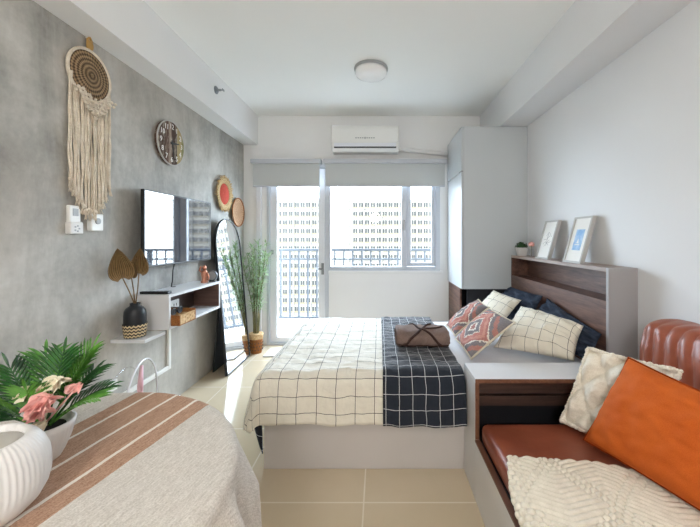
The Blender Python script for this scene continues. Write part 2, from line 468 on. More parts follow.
# door with its glass leaf
y0, y1 = YB-.01, YB+.07
m = MB()
m.box(DX0, DX0+.03, y0, y1, 0, HT).box(DX1-.035, DX1+.005, y0, y1, 0, HT).box(DX0+.03, DX1-.035, y0, y1, HT-.04, HT).box(DX0+.03, DX1-.035, y0, y1, 0, .03)
door = struct(m.build('door_1', ALU, None, bevel=.003))
m = MB(); a0, a1 = DX0+.034, DX1-.04; yy0, yy1 = YB+.01, YB+.055
m.box(a0, a0+.078, yy0, yy1, .034, HT-.044).box(a1-.072, a1, yy0, yy1, .034, HT-.044)
m.box(a0+.078, a1-.072, yy0, yy1, .034, .09).box(a0+.078, a1-.072, yy0, yy1, HT-.1, HT-.044)
leaf = m.build('door_leaf', PVCW, door, bevel=.003)
box('pane', GLASS, leaf, a0+.07, a1-.066, YB+.03, YB+.034, .08, HT-.09)
m = MB(); m.tube([(a1-.025, yy0, .865), (a1-.025, yy0-.045, .865), (a1-.11, yy0-.045, .87)], .009, 8).box(a1-.04, a1-.01, yy0-.008, yy0, .80, .93)
m.build('door_handle', CHROME, leaf, smooth=False)
m = MB(); m.box(a0+.01, a0+.04, yy0-.02, yy0, 1.03, 1.08); m.build('latch', CHROME, leaf, bevel=.004)
# window
m = MB(); wx0, wx1 = DX1+.005, WX1
m.box(wx0, wx0+.02, y0, y1, SILL, HT).box(wx1-.05, wx1, y0, y1, SILL, HT).box(wx0+.02, wx1-.05, y0, y1, SILL, SILL+.045).box(wx0+.02, wx1-.05, y0, y1, HT-.05, HT)
m.box(.255, .315, y0, y1, SILL+.045, HT-.05)
win = struct(m.build('window_1', ALU, None, bevel=.003))
box('fixed_pane', GLASS, win, wx0+.015, .26, YB+.03, YB+.034, SILL+.04, HT-.045)
m = MB(); s0, s1 = .318, wx1-.052
m.box(s0, s0+.045, yy0, yy1, SILL+.05, HT-.055).box(s1-.04, s1, yy0, yy1, SILL+.05, HT-.055).box(s0+.045, s1-.04, yy0, yy1, SILL+.05, SILL+.09).box(s0+.045, s1-.04, yy0, yy1, HT-.1, HT-.055)
sash = m.build('sash', ALU, win, bevel=.003)
box('pane', GLASS, sash, s0+.04, s1-.035, YB+.03, YB+.034, SILL+.085, HT-.095)
m = MB(); m.box(.275, .295, y0-.02, y0, 1.3, 1.42); m.build('window_handle', CHROME, win, bevel=.004)
box('window_sill', WHITE, win, wx0, wx1+.03, YB-.03, YB+.0, SILL-.03, SILL, bevel=.004)

# roller blinds
def blind(x0, x1, label):
    t = thing('roller_blind', label, 'blind', ((x0+x1)/2, YB-.06, 2.05), 'grey roller blinds above the windows')
    MB().box(x0-.02, x1+.02, YB-.10, YB-.0, 2.045, 2.092).build('headrail', ALU, t, bevel=.006)
    sh = MB().box(x0, x1, YB-.066, YB-.063, 1.80, 2.045).build('shade', BLIND, t)
    MB().box(x0, x1, YB-.072, YB-.058, 1.785, 1.803).build('bottom_bar', ALU, sh, bevel=.004)
    return t
blind(-1.405, -.662, 'narrow grey roller blind hung above the balcony door')
blind(-.598, .735, 'wide grey roller blind rolled down above the sliding window')

# balcony
struct(box('balcony_floor', BALC, None, -2.6, 2.4, YB+T, 4.86, -.14, -.03))
struct(box('balcony_kerb', BALC, None, -2.6, 2.4, 4.70, 4.86, -.03, .05))
yr = 4.77
rl = thing('balcony_railing', 'grey painted metal railing along the edge of the balcony', 'railing', (0, yr, .05))
box('top_rail', RAILM, rl, -2.6, 2.4, yr-.03, yr+.03, 1.03, 1.065, bevel=.006)
box('middle_rail', RAILM, rl, -2.6, 2.4, yr-.015, yr+.015, .905, .93)
box('bottom_rail', RAILM, rl, -2.6, 2.4, yr-.015, yr+.015, .085, .11)
b0 = box('baluster', RAILM, rl, -2.54, -2.518, yr-.011, yr+.011, .11, 1.03)
for i in range(1, 39): copy_part(b0, rl, (.127*i, 0, 0))
for x in (-2.585, -1.9, .35, 2.37): box('post', RAILM, rl, x-.02, x+.02, yr-.02, yr+.02, .05, 1.03)

ow = MB(); oy0, oy1 = YB+T+.001, YB+T+.1  # own tower's outer wall, unseen, added to cut skylight on the far facade
ow.box(-45, -2.6, oy0, oy1, -60, 95).box(2.4, 45, oy0, oy1, -60, 95).box(-2.6, 2.4, oy0, oy1, -60, -.15).box(-2.6, 2.4, oy0, oy1, 2.75, 95)
struct(ow.build('wall_sky_blocker', BSLAB))
# far apartment tower across the street
BY = 119.0; FL = 3.05; ZT = 14.6
bt = thing('apartment_tower', 'pale apartment tower with rows of small windows beyond the balcony', 'building', (0, BY, -60))
box('facade', BWALL, bt, -75, 70, BY, BY+14, -60, ZT)
box('recessed_bay', BWALL, bt, -17.2, -10.6, BY-.9, BY-.001, -60, ZT)
box('parapet', BSLAB, bt, -75, 70, BY-.5, BY-.001, ZT-.5, ZT+.2)
fl0 = box('floor_slab', BSLAB, bt, -75, 70, BY-.35, BY-.001, ZT-3.3, ZT-3.02)
for k in range(1, 17): copy_part(fl0, bt, (0, 0, -FL*k))
pf = box('party_wall', BSLAB, bt, -36.3, -36.0, BY-.6, BY-.001, -60, ZT)
xs_b = [-73.4+6.2*i for i in range(23)]
for x in xs_b[1:]: copy_part(pf, bt, (x+36.3-.3, 0, 0))
def winpart(n):
    m = MB()
    m.box(-.75, -.1, BY-.12, BY-.02, -.75, .75).box(.1, .75, BY-.12, BY-.02, -.75, .75)
    return m
spots = []
for i, xb in enumerate(xs_b):
    for k in range(17):
        z = ZT-1.75-FL*k
        for q in (1.05, 3.05, 5.05):
            x = xb+q
            if -18.3 < x < -9.9: continue
            u = 379+337.5*x/BY; v = 238-337.5*(z-1.215)/BY
            vis = (276 < u < 318 and 188 < v < 318) or (329 < u < 402 and 188 < v < 266) or (412 < u < 431 and 188 < v < 266)
            spots.append((0 if vis else 1, k, x, z))
spots.sort()
w0 = None
rest = MB()
for j, (h, k, x, z) in enumerate(spots):
    if j < 100:
        if w0 is None:
            w0 = winpart(0).build('tower_window', BWIN, bt); w0.location = (x, 0, z+60); w0.data.transform(Matrix.Translation((0, 0, -60)))
        else:
            c = w0.copy(); COL.objects.link(c); c.parent = bt; c.location = (x, 0, z+60)
    else:
        rest.box(x-.75, x-.1, BY-.12, BY-.02, z-.75, z+.75).box(x+.1, x+.75, BY-.12, BY-.02, z-.75, z+.75)
r_ = rest.build('tower_window_rows', BWIN, bt); r_['kind'] = 'stuff'
led = MB()
for h, k, x, z in spots: led.box(x-.8, x+.8, BY-.5, BY-.02, z-1.15, z-.8)
l_ = led.build('window_ledge_rows', BTAN, bt); l_['kind'] = 'stuff'
# fix local z of the shared window mesh (built around z = 0 in world)
for o in list(bt.children):
    if o.name.startswith('tower_window') and o.get('kind') != 'stuff' and o.data == w0.data: pass
w0.data.transform(Matrix.Translation((0, 0, -(sum((v.co.z for v in w0.data.vertices))/len(w0.data.vertices)))))
struct(box('ground', ROAD, None, -300, 300, 5.2, 400, -60.4, -60))

# ================================================================ ceiling and back wall fittings
cl = thing('ceiling_light', 'round white flush ceiling light above the bed', 'light', (-.065, 2.75, ZC))
MB().lathe([(.135, 0), (.138, -.012), (.135, -.022)], (-.065, 2.75, ZC), 40).build('shade_base_ring', GREYP, cl, smooth=True, angle=.6)  # grey colour of the ring stands for the shadow line at the top
MB().lathe([(.128, -.022), (.13, -.045), (.122, -.062), (.09, -.078), (.04, -.085), (.001, -.086)], (-.065, 2.75, ZC), 40).build('diffuser', plain('opal diffuser', '#f7f7f7', .25, var=.005), cl, smooth=True)

ac = thing('air_conditioner', 'white split air conditioner on the wall above the window', 'air conditioner', (-.15, YB, 2.15))
x0, x1, yf = -.515, .215, YB-.2
pr = [(YB-.001, 2.16), (YB-.001, 2.44), (YB-.15, 2.44), (YB-.19, 2.425), (YB-.2, 2.39), (YB-.2, 2.245), (YB-.17, 2.19), (YB-.12, 2.16)]
MB().prism([(x0, a, b) for a, b in pr], (x1-x0, 0, 0)).build('body', WHITEP, ac, bevel=.008)
MB().box(x0+.03, x1-.03, YB-.209, YB-.16, 2.2, 2.238).build('louver_flap', PVCW, ac, bevel=.006)
box('air_vent', BLACK, ac, x0+.03, x1-.03, YB-.196, YB-.15, 2.19, 2.2)
m = MB()
for i in range(9): m.box(-.255+i*.024, -.255+i*.024+.016, YB-.2015, YB-.1995, 2.287, 2.298)
m.ball((-.15, YB-.2005, 2.2925), (.008, .002, .012)); m.build('badge', GREYP, ac)
m = MB(); m.tube([(.219, YB-.05, 2.21), (.3, YB-.04, 2.205), (.45, YB-.035, 2.19), (.62, YB-.035, 2.172), (.768, YB-.035, 2.16)], .024, 10)
tag(m.build('coolant_pipe', WHITE, None, smooth=True), 'white wrapped pipe running from the air conditioner to the wardrobe', 'pipe')
for o_ in [bpy.data.objects['coolant_pipe']]: pass

sp = thing('sprinkler', 'small metal sidewall sprinkler on the left beam', 'sprinkler', (-1.373, 2.84, 2.46))
MB().lathe([(.033, 0), (.033, .006), (.02, .016), (.012, .02)], (-1.373, 2.84, 2.46), 24, 'x').build('mounting_plate', CHROME, sp, smooth=True, angle=.7)
m = MB().lathe([(.01, .018), (.01, .04), (.006, .044), (.006, .062)], (-1.373, 2.84, 2.46), 12, 'x'); m.box(-1.313, -1.309, 2.822, 2.858, 2.452, 2.468)
m.build('nozzle', CHROME, sp)

# ================================================================ left wall decor
# macrame hanging
DY, DZ = 1.775, 2.068
mh = thing('macrame_wall_hanging', 'cream macrame hanging with brown woven disc on the concrete wall', 'wall hanging', (XL, DY, DZ))
R = .127
MB().lathe([(.001, .03), (.03, .028), (R*.6, .024), (R*.95, .02), (R, .014), (R*.95, .008), (.001, .008)], (XL, DY, DZ), 56, 'x').build('woven_disc', DISCM, mh, smooth=True)
MB().loop([(XL+.018, DY+R*1.02*cos(a), DZ+R*1.02*sin(a)) for a in [2*PI*k/56 for k in range(56)]], .008, 8).build('rim', ROPE, mh, smooth=True)
m = MB(); m.tube([(XL+.015, DY-.012, DZ+R), (XL+.015, DY-.012, DZ+R+.06), (XL+.015, DY, DZ+R+.075), (XL+.015, DY+.012, DZ+R+.06), (XL+.015, DY+.012, DZ+R)], .006, 8)
m.ball((XL+.018, DY, DZ+R+.03), (.012, .018, .028)); m.build('hanging_loop', GOLD, mh, smooth=True)
m = MB(); m.box(XL, XL+.012, DY-.012, DY+.012, DZ+R+.066, 2.268); m.build('wall_hook', WHITEP, mh, bevel=.003)
# knotted lattice below the disc
m = MB(); xk = XL+.046
def disc_low(y): return DZ-math.sqrt(max(0, R*R-(y-DY)**2))
KW = .115
for i in range(-5, 6):
    for s in (-1, 1):
        pts = []
        for q in range(14):
            t = q/13; yy = DY+i*.026+s*t*.10
            zz = DZ-.085-t*.16
            if abs(yy-DY) > .1-t*.03: continue
            if zz < DZ-.13-(1-abs(yy-DY)/KW)*.10: continue
            if zz > disc_low(yy)+.012: continue
            pts.append((xk+.004*sin(q*2+i), yy, zz))
        if len(pts) > 1: m.tube(pts, .0046, 6)
for i in range(-5, 6):
    for j in range(9):
        yy = DY+i*.026+(j % 2)*.013; zz = DZ-.10-j*.0208
        if zz < DZ-.13-(1-abs(yy-DY)/KW)*.10 or zz > disc_low(yy)+.005: continue
        m.ball((xk+.004, yy, zz), (.007, .009, .008), 8, 6)
m.build('knotted_panel', ROPE, mh, smooth=True)
m = MB(); NC = 38
for i in range(NC):
    f = i/(NC-1)*2-1; yy = DY+f*.128+random.uniform(-.002, .002)
    zt = disc_low(max(DY-R*.97, min(DY+R*.97, yy)))-.0
    zb = 1.315+.18*abs(f)**1.2+random.uniform(-.015, .02)
    xx = XL+.014+random.uniform(0, .018)
    pts = [(xx+.003*sin(q*1.7+i), yy+.004*sin(q*.9+i*2.1)*(q/9), zt+(zb-zt)*q/9) for q in range(10)]
    m.tube(pts, [.0046+.0006*sin(q*3+i) for q in range(10)], 6)
    m.ball((xx, pts[-1][1], zb+.02), (.008, .008, .011), 8, 6)
    for k in range(4):
        m.tube([(xx, pts[-1][1], zb+.015), (xx+random.uniform(-.004, .012), pts[-1][1]+random.uniform(-.012, .012), zb-.025)], .0022, 4)
m.build('fringe', ROPE, mh, smooth=True)

# remote holder and switch plate
rh = thing('wall_mounted_remote', 'white remote control in a wall holder left of the fringe', 'remote control', (XL, 1.688, 1.235))
MB().box(XL, XL+.02, 1.655, 1.718, 1.25, 1.378).build('body', WHITEP, rh, bevel=.006)
box('display', GREYP, rh, XL+.02, XL+.022, 1.672, 1.702, 1.325, 1.362)
MB().box(XL, XL+.03, 1.65, 1.722, 1.235, 1.295).build('holder', CERAM, rh, bevel=.005)
m = MB()
for a in range(5): m.box(XL+.0295, XL+.0315, 1.685+.012*cos(a*1.26)-.004, 1.685+.012*cos(a*1.26)+.004, 1.262+.014*sin(a*1.26)-.004, 1.262+.014*sin(a*1.26)+.004)
m.build('holder_mark', GREYP, rh)
sw = thing('fan_switch', 'white square switch box under the macrame fringe', 'switch', (XL, 1.81, 1.25))
MB().box(XL, XL+.028, 1.772, 1.85, 1.252, 1.345).build('plate', WHITEP, sw, bevel=.006)
MB().lathe([(.016, .028), (.016, .034), (.010, .036)], (XL, 1.81, 1.305), 20, 'x').build('knob', GREYP, sw)

# round plank clock
CY, CZ, CR = 2.46, 1.905, .158
ck = thing('wall_clock', 'round weathered plank clock with white numerals on the concrete wall', 'clock', (XL, CY, CZ))
def clockmat():
    t = NT('weathered clock planks'); v = t.coords('Object'); sp_ = t.add('ShaderNodeSeparateXYZ'); t.link(v, sp_.inputs[0])
    q = t.math('ADD', t.math('MULTIPLY', sp_.outputs[1], 2.8), .5)
    c = t.ramp(q, [(0, L('#4d382e')), (.3, L('#5c4238')), (.42, L('#8d7a6c')), (.5, L('#463229')), (.68, L('#a39268')), (.84, L('#7f7d52'))], 'CONSTANT')
    n = t.noise(t.coords('Object', scale=(1, 1, .25)), 60, 5, .7)
    w = t.ramp(n, [(.5, (0, 0, 0, 1)), (.68, (.7, .7, .7, 1))])
    t.set(Base_Color=t.mix(w, c, L('#cfc6b4')), Roughness=.8); t.bump(n, .4, .004); return t.m
MB().lathe([(.001, .026), (CR*.98, .026), (CR, .022), (CR, .004), (.001, .004)], (XL, CY, CZ), 56, 'x').build('clock_face', clockmat(), ck)
MB().loop([(XL+.024, CY+CR*cos(a), CZ+CR*sin(a)) for a in [2*PI*k/56 for k in range(56)]], .005, 6).build('rim', FRAMEW, ck, smooth=True)
m = MB()
for h in range(1, 13):
    a = PI/2-h*PI/6
    base = Matrix(((0, 0, 1, XL+.027), (1, 0, 0, CY+CR*.76*cos(a)), (0, 1, 0, CZ+CR*.76*sin(a)), (0, 0, 0, 1)))
    vs, fs = text_mesh(str(h), .052, base); MB().add(vs, fs).build('numeral', PAPER, ck)
m = MB()
for a, l, w in ((.15, .085, .009), (-1.35, .12, .006)):
    d = Vector((0, cos(a), sin(a))); n_ = Vector((0, -sin(a), cos(a))); c0 = Vector((XL+.03, CY, CZ))
    m.prism([c0-d*.02-n_*w, c0+d*l-n_*w*.3, c0+d*l+n_*w*.3, c0-d*.02+n_*w], (.002, 0, 0))
m.lathe([(.01, .028), (.01, .035)], (XL, CY, CZ), 14, 'x'); m.build('hands', BLACK, ck)

# woven plates
def wplate(y, z, r, label, kind):
    t = thing('woven_wall_hanging', label, 'woven plate', (XL, y, z), 'round woven plates near the window')
    if kind == 'red':
        MB().lathe([(.001, .022), (r*.60, .026), (r*.62, .018), (.001, .012)], (XL, y, z), 48, 'x').build('red_centre', REDW, t, smooth=True)['label'] = 'red woven centre'
        m = MB(); m.lathe([(r*.6, .012), (r*.62, .03), (r*.8, .036), (r*.93, .034), (r*.95, .028), (r*.6, .008)], (XL, y, z), 48, 'x'); m.build('border', RAFFIA, t, smooth=True)
        m = MB()
        for k in range(90):
            a = 2*PI*k/90+random.uniform(-.03, .03); l = r*random.uniform(1.0, 1.16); a2 = a+random.uniform(-.06, .06)
            m.tube([(XL+.03, y+r*.86*cos(a), z+r*.86*sin(a)), (XL+.028+random.uniform(0, .012), y+l*cos(a2), z+l*sin(a2))], [.007, .0025], 5)
        m.build('raffia_fringe', RAFFIA, t, smooth=True)
    else:
        MB().lathe([(.001, .012), (r*.5, .014), (r*.85, .024), (r, .034), (r*1.0, .028), (r*.84, .016), (.001, .004)], (XL, y, z), 48, 'x').build('plate', TANW, t, smooth=True)
        MB().loop([(XL+.032, y+r*cos(a), z+r*sin(a)) for a in [2*PI*k/48 for k in range(48)]], .006, 6).build('rim', RATTAN, t, smooth=True)
wplate(3.30, 1.645, .168, 'raffia fringed woven plate with a red centre on the wall', 'red')
wplate(3.615, 1.49, .15, 'plain tan woven plate below and beside the red one', 'tan')

# TV
tv = thing('television', 'flat screen television on the concrete wall above the white console', 'television', (XL, 2.48, 1.03))
ty0, ty1, tz0, tz1, tx = 2.068, 2.893, 1.03, 1.517, -1.44
MB().box(tx-.022, tx, ty0, ty1, tz0, tz1).build('bezel', BLACK, tv, bevel=.003)
MB().box(tx-.055, tx-.021, ty0+.12, ty1-.12, tz0+.03, tz1-.12).build('rear_housing', BLACK, tv, bevel=.012)
box('screen', SCREEN, tv, tx-.0005, tx+.0012, ty0+.008, ty1-.008, tz0+.014, tz1-.008)
box('wall_bracket', BLACKM, tv, XL, tx-.05, 2.35, 2.61, 1.15, 1.38)
m = MB(); m.tube([(-1.475, 2.44, 1.05), (-1.49, 2.44, .98), (-1.5, 2.45, .9), (-1.505, 2.445, .862), (-1.49, 2.47, .859)], .004, 6)
m.build('power_cord', BLACK, tv, smooth=True)

# floating console
cn = thing('wall_console', 'white floating console with an open wood lined niche below the television', 'console', (XL, 2.45, .638))
cx = -1.317; cy0, cy1, cz0, cz1 = 2.117, 2.80, .638, .858
box('top_panel', LAMW, cn, XL, cx, cy0, cy1, cz1-.018, cz1)
box('bottom_panel', LAMW, cn, XL, cx, cy0, cy1, cz0, cz0+.018)
box('side_panel', LAMW, cn, XL, cx, cy0, cy0+.018, cz0+.018, cz1-.018)
box('side_panel', LAMW, cn, XL, cx, cy1-.018, cy1, cz0+.018, cz1-.018)
box('back_lining', WOODX, cn, XL, XL+.012, cy0+.018, cy1-.018, cz0+.018, cz1-.018)
box('side_lining', wood('wood side lining', '#4c3730', '#6f5347', 'x'), cn, XL+.012, cx-.004, cy1-.024, cy1-.018, cz0+.018, cz1-.018)
tag(MB().box(XL, -1.337, 1.93, 2.115, .612, .632).build('wall_shelf', LAMW, None, bevel=.002), 'short white wall shelf under the black vase', 'shelf')
rw_ = thing('wall_raceway', 'white cable raceway turning a corner on the wall below the console', 'raceway', (XL, 2.3, .26))
MB().box(XL, XL+.018, 2.44, 2.468, .262, .70).build('vertical_run', WHITEP, rw_, bevel=.003)
MB().box(XL, XL+.018, 1.2, 2.4395, .262, .290).build('horizontal_run', WHITEP, rw_, bevel=.003)
wo_ = thing('wall_outlet', 'white wall outlet near the clear chair below the vase shelf', 'outlet', (XL, 1.93, .36))
MB().box(XL, XL+.012, 1.88, 1.97, .335, .395).build('plate', WHITEP, wo_, bevel=.003)
m = MB(); m.box(XL+.012, XL+.014, 1.905, 1.911, .36, .375).box(XL+.012, XL+.014, 1.938, 1.944, .36, .375); m.build('socket', BLACK, wo_)

# vase with dried palm spears
vx, vy, vz = -1.44, 1.992, .632
vs_ = thing('vase', 'blue black vase with woven zigzag base and dried palm spears', 'vase', (vx, vy, vz))
prof = [(.04, .0), (.047, .004), (.052, .03), (.055, .06), (.057, .085), (.057, .13), (.054, .155), (.044, .172), (.03, .182), (.025, .19), (.027, .2), (.023, .2), (.02, .19), (.02, .17)]
MB().lathe(prof, (vx, vy, vz), 40).build('body', CLAY, vs_, smooth=True, angle=.8)
m = MB(); sg = 48
def zw(u, v):
    h = .004+v*.076; r = .0495+.0075*min(1, h/.07)
    return (vx+(r+.0015)*cos(2*PI*u), vy+(r+.0015)*sin(2*PI*u), vz+h)
m.grid(zw, sg, 8); m.build('woven_sleeve', ZIG, vs_, smooth=True, solid=.003, offset=1)
def spear(base, tip, w, h, roll, lean):
    """pleated spade leaf on a stem; base = mouth point, tip = leaf base"""
    b, t = Vector(base), Vector(tip); st = MB()
    st.tube([b, b.lerp(t, .5)+Vector((0, .004, 0)), t], .0032, 6); so = st.build('stem', DRYL, vs_, smooth=True)
    ax = Vector((sin(roll)*.83, sin(roll)*.55, cos(roll))).normalized()
    vd = Matrix.Rotation(lean, 3, 'Z') @ Vector((-.58, .81, 0))
    rt = vd.cross(ax).normalized(); nr = rt.cross(ax).normalized()
    def fn(u, v):
        a_ = 2*u-1
        hw = w*.5*(sin(PI*min(1, v*.98+.02)**.62))**.75*(1-.25*v)
        y_ = h*(v-.07*(1-abs(a_))*0-.10*abs(a_)**1.5*(1-v))
        pl = .016*(abs(((a_*6.5) % 2)-1)-.5)*min(1, v*4)*(1-v*.6)
        return t+rt*(a_*hw)+ax*y_+nr*(pl+.02*v*v*1.2+.010*a_*a_)
    lf = MB(); lf.grid(fn, 52, 14); lf.build('leaf', DRYP, so, smooth=False, solid=.0012)
mo = (vx, vy, vz+.185)
spear(mo, (-1.475, 1.942, .985), .135, .172, -.16, .15)
spear((vx, vy+.004, vz+.185), (-1.431, 2.012, 1.005), .105, .15, .06, -.1)
spear((vx, vy, vz+.185), (-1.456, 1.985, .985), .06, .08, .1, 0)

# things on / in the console
rc = thing('remote_control', 'long black remote control on the near end of the console', 'remote control', (-1.42, 2.155, .858))
MB().box(-1.515, -1.335, 2.132, 2.178, .858, .876).build('body', BLACK, rc, bevel=.006)
m = MB()
for i in range(6): m.box(-1.5+i*.024, -1.49+i*.024, 2.146, 2.164, .876, .8775)
m.build('buttons', GREYP, rc)
fg = thing('figurine', 'small copper coloured seated figurine on the far end of the console', 'figurine', (-1.39, 2.70, .858))
fx, fy, fz = -1.40, 2.705, .858
m = MB(); m.lathe([(.026, 0), (.028, .008), (.02, .016), (.018, .04), (.024, .06), (.022, .085), (.012, .1)], (fx, fy, fz), 18)
m.ball((fx, fy, fz+.118), (.016, .016, .02)); m.tube([(fx+.02, fy, fz+.08), (fx+.04, fy-.01, fz+.05), (fx+.03, fy, fz+.02)], .008, 8); m.tube([(fx-.02, fy, fz+.08), (fx-.034, fy-.01, fz+.1), (fx-.02, fy-.012, fz+.13)], .007, 8)
m.build('body', COPPER, fg, smooth=True)
dc = thing('desk_clock', 'small round grey clock beside the copper figurine', 'clock', (-1.37, 2.755, .858))
MB().lathe([(.001, -.012), (.04, -.012), (.043, 0), (.04, .012), (.001, .012)], (-1.36, 2.755, .908), 28, 'y').build('case', plain('slate grey shell', '#4e565d', .4), dc, smooth=True, angle=.7)
MB().lathe([(.001, -.0135), (.034, -.0135), (.034, -.012)], (-1.36, 2.755, .908), 28, 'y').build('dial', GREYP, dc)
m = MB(); m.box(-1.385, -1.335, 2.745, 2.765, .858, .87); m.build('foot', BLACK, dc, bevel=.003)
ol = thing('power_outlet', 'white power outlet on the back of the console niche', 'outlet', (XL+.012, 2.52, .70))
MB().box(XL+.012, XL+.022, 2.46, 2.56, .665, .755).build('plate', WHITEP, ol, bevel=.003)
m = MB(); m.box(XL+.0215, XL+.0235, 2.49, 2.496, .71, .73).box(XL+.0215, XL+.0235, 2.52, 2.526, .71, .73); m.build('socket', BLACK, ol)
bk = thing('organizer_basket', 'woven bamboo organizer box on the console shelf', 'basket', (-1.33, 2.24, .656))
bx0, bx1, by0, by1, bz0, bz1 = -1.43, -1.265, 2.142, 2.33, .656, .722
box('bottom', RATTAN, bk, bx0, bx1, by0, by1, bz0, bz0+.006)
box('end_wall', RATTAN, bk, bx0, bx1, by0, by0+.008, bz0+.006, bz1)
box('end_wall', RATTAN, bk, bx0, bx1, by1-.008, by1, bz0+.006, bz1+.012)
box('back_wall', RATTAN, bk, bx0, bx0+.006, by0+.008, by1-.008, bz0+.006, bz1)
m = MB()
for i in range(6):
    ya = by0+.008+i*(by1-by0-.016)/6
    for j in range(4):
        za = bz0+.006+j*.015; 
        m.box(bx1-.008-(.002 if (i+j) % 2 else 0), bx1-(.002 if (i+j) % 2 else 0), ya+.001, ya+.027, za, za+.0145)
m.build('front_weave', BAMBOO, bk)
for q in (.35, .68): box('divider', BAMBOO, bk, bx0+.006, bx1-.008, by0+(by1-by0)*q, by0+(by1-by0)*q+.005, bz0+.006, bz1-.005)
sg_ = thing('sunglasses', 'black sunglasses resting on the organizer box', 'sunglasses', (-1.35, 2.2, .722))
m = MB()
for s in (-1, 1):
    m.loop([(-1.318, 2.2+s*.033+.026*cos(a), .742+.019*sin(a)) for a in [2*PI*k/20 for k in range(20)]], .004, 6)
    m.tube([(-1.318, 2.2+s*.06, .75), (-1.39, 2.2+s*.062, .752), (-1.44, 2.2+s*.058, .735)], .003, 6)
m.tube([(-1.318, 2.193, .748), (-1.314, 2.2, .751), (-1.318, 2.207, .748)], .003, 6); m.build('frame', BLACK, sg_, smooth=True)
for s in (-1, 1): MB().lathe([(.001, 0), (.8, 0), (.8, .06), (.001, .06)], (0, 0, 0), 20, 'x')
m = MB()
for s in (-1, 1): m.prism([(-1.319, 2.2+s*.033+.024*cos(a), .742+.017*sin(a)) for a in [2*PI*k/18 for k in range(18)]], (.0015, 0, 0))
m.build('lenses', BLACK, sg_)

# arched floor mirror
mr = thing('floor_mirror', 'tall arched black framed mirror standing on the floor by the wall', 'mirror', (-1.33, 3.21, 0))
my0, my1, mh_, lean = 2.955, 3.475, 1.40, .122
rr = (my1-my0)/2
def mp(y, s, d=0):            # s = distance up the mirror, d = offset out of its face
    a = math.asin(lean/mh_)
    return Vector((-1.325-s*sin(a)+d*cos(a), y, .004+s*cos(a)+d*sin(a)))
def arch(inset, n=24):
    pts = [(my0+inset, inset), (my1-inset, inset)]
    for k in range(n+1):
        a = PI*k/n; pts.append(((my0+my1)/2+(rr-inset)*cos(a), mh_-rr+(rr-inset)*sin(a)))
    return pts
A = arch(0); B = arch(.012); n = len(A); m = MB()
vs = [mp(y, s, -.022) for y, s in A]+[mp(y, s, .0) for y, s in A]+[mp(y, s, .0) for y, s in B]+[mp(y, s, -.022) for y, s in B]
fs = []
for i in range(n):
    j = (i+1) % n
    for k in range(4): fs.append((k*n+i, k*n+j, ((k+1) % 4)*n+j, ((k+1) % 4)*n+i))
m.add(vs, fs).build('frame', BLACKM, mr)
MB().prism([mp(y, s, -.012) for y, s in arch(.01)], mp(0, 0, -.005)-mp(0, 0, -.012)).build('glass', MIRROR, mr)
MB().prism([mp(y, s, -.022) for y, s in arch(.011)], mp(0, 0, -.013)-mp(0, 0, -.022)).build('backing', CHARC, mr)
# rear stand: a framed board hinged behind
sb0, sb1 = my0+.1, my1-.1
ft = [Vector((-1.5, sb0, .004)), Vector((-1.5, sb1, .004)), mp(sb1, .85, -.03), mp(sb0, .85, -.03)]
MB().loop(ft, .009, 8).build('stand', BLACKM, mr)
MB().prism(ft, (.004, 0, 0)).build('stand_board', CHARC, mr)

# bamboo plant in the corner
px, py = -1.305, 3.585
bp = thing('potted_bamboo', 'tall artificial bamboo in a woven pot beside the balcony door', 'plant', (px, py, 0))
MB().lathe([(.055, .0), (.058, .01), (.066, .1), (.07, .19), (.072, .2), (.066, .2), (.062, .17), (.001, .17)], (px, py, 0), 32).build('pot', RATTAN, bp, smooth=True, angle=.8)
m = MB(); m.lathe([(.0715, .15), (.074, .195), (.0745, .205), (.068, .206)], (px, py, 0), 32); m.build('pot_rim', BAMBOO, bp, smooth=True)
m = MB()
for k in range(14):
    a = 2*PI*k/14
    for j in range(3):
        rr_ = .0605+.01*(j*.03+.03)/.2+.004
        m.ball((px+rr_*cos(a+(j % 2)*.22), py+rr_*sin(a+(j % 2)*.22), .04+j*.035), .006, 6, 5)
m.build('pot_pattern', BLACK, bp)
fol = MB()
for k in range(10):
    a = 2*PI*k/10+.3; ht = random.uniform(.85, 1.1); sp_ = random.uniform(.04, .13)
    pts = []
    for q in range(9):
        t = q/8
        x_ = px+.02*cos(a)+sp_*t**1.6*cos(a)+.006*sin(q+k); y_ = py+.02*sin(a)+sp_*t**1.6*sin(a)*.7
        pts.append(Vector((max(x_, XL+.03), min(y_, YB-.06), .17+ht*t-.05*t*t)))
    st = MB().tube(pts, [.0055-.0035*q/8 for q in range(9)], 6).build('stem', STEM, bp, smooth=True)
    for q in range(105):
        t = random.uniform(.3, 1); i = min(7, int(t*8)); p = pts[i].lerp(pts[i+1], t*8-i)
        az = random.uniform(0, 2*PI); el = random.uniform(-.1, 1.2); ln = random.uniform(.05, .11); w = random.uniform(.005, .009)
        d = Vector((cos(az)*cos(el), sin(az)*cos(el), sin(el))); e = p+d*ln
        if e.x < XL+.01 or e.y > YB-.04: continue
        sd = d.cross(Vector((0, 0, 1)));  sd = sd.normalized() if sd.length > .01 else Vector((1, 0, 0))
        md = p.lerp(e, .4)+Vector((0, 0, .006))
        fol.add([p, md+sd*w, e-Vector((0, 0, .012)), md-sd*w], [(0, 1, 2, 3)])
fol.build('foliage', BAMB, bp)
mt = MB().box(-1.185, -.96, 3.44, 3.68, 0, .014)
tag(mt.build('doormat', fabric('white mat', '#d8d8da', '#ececee'), None, bevel=.004), 'small white mat on the floor before the balcony door', 'mat')

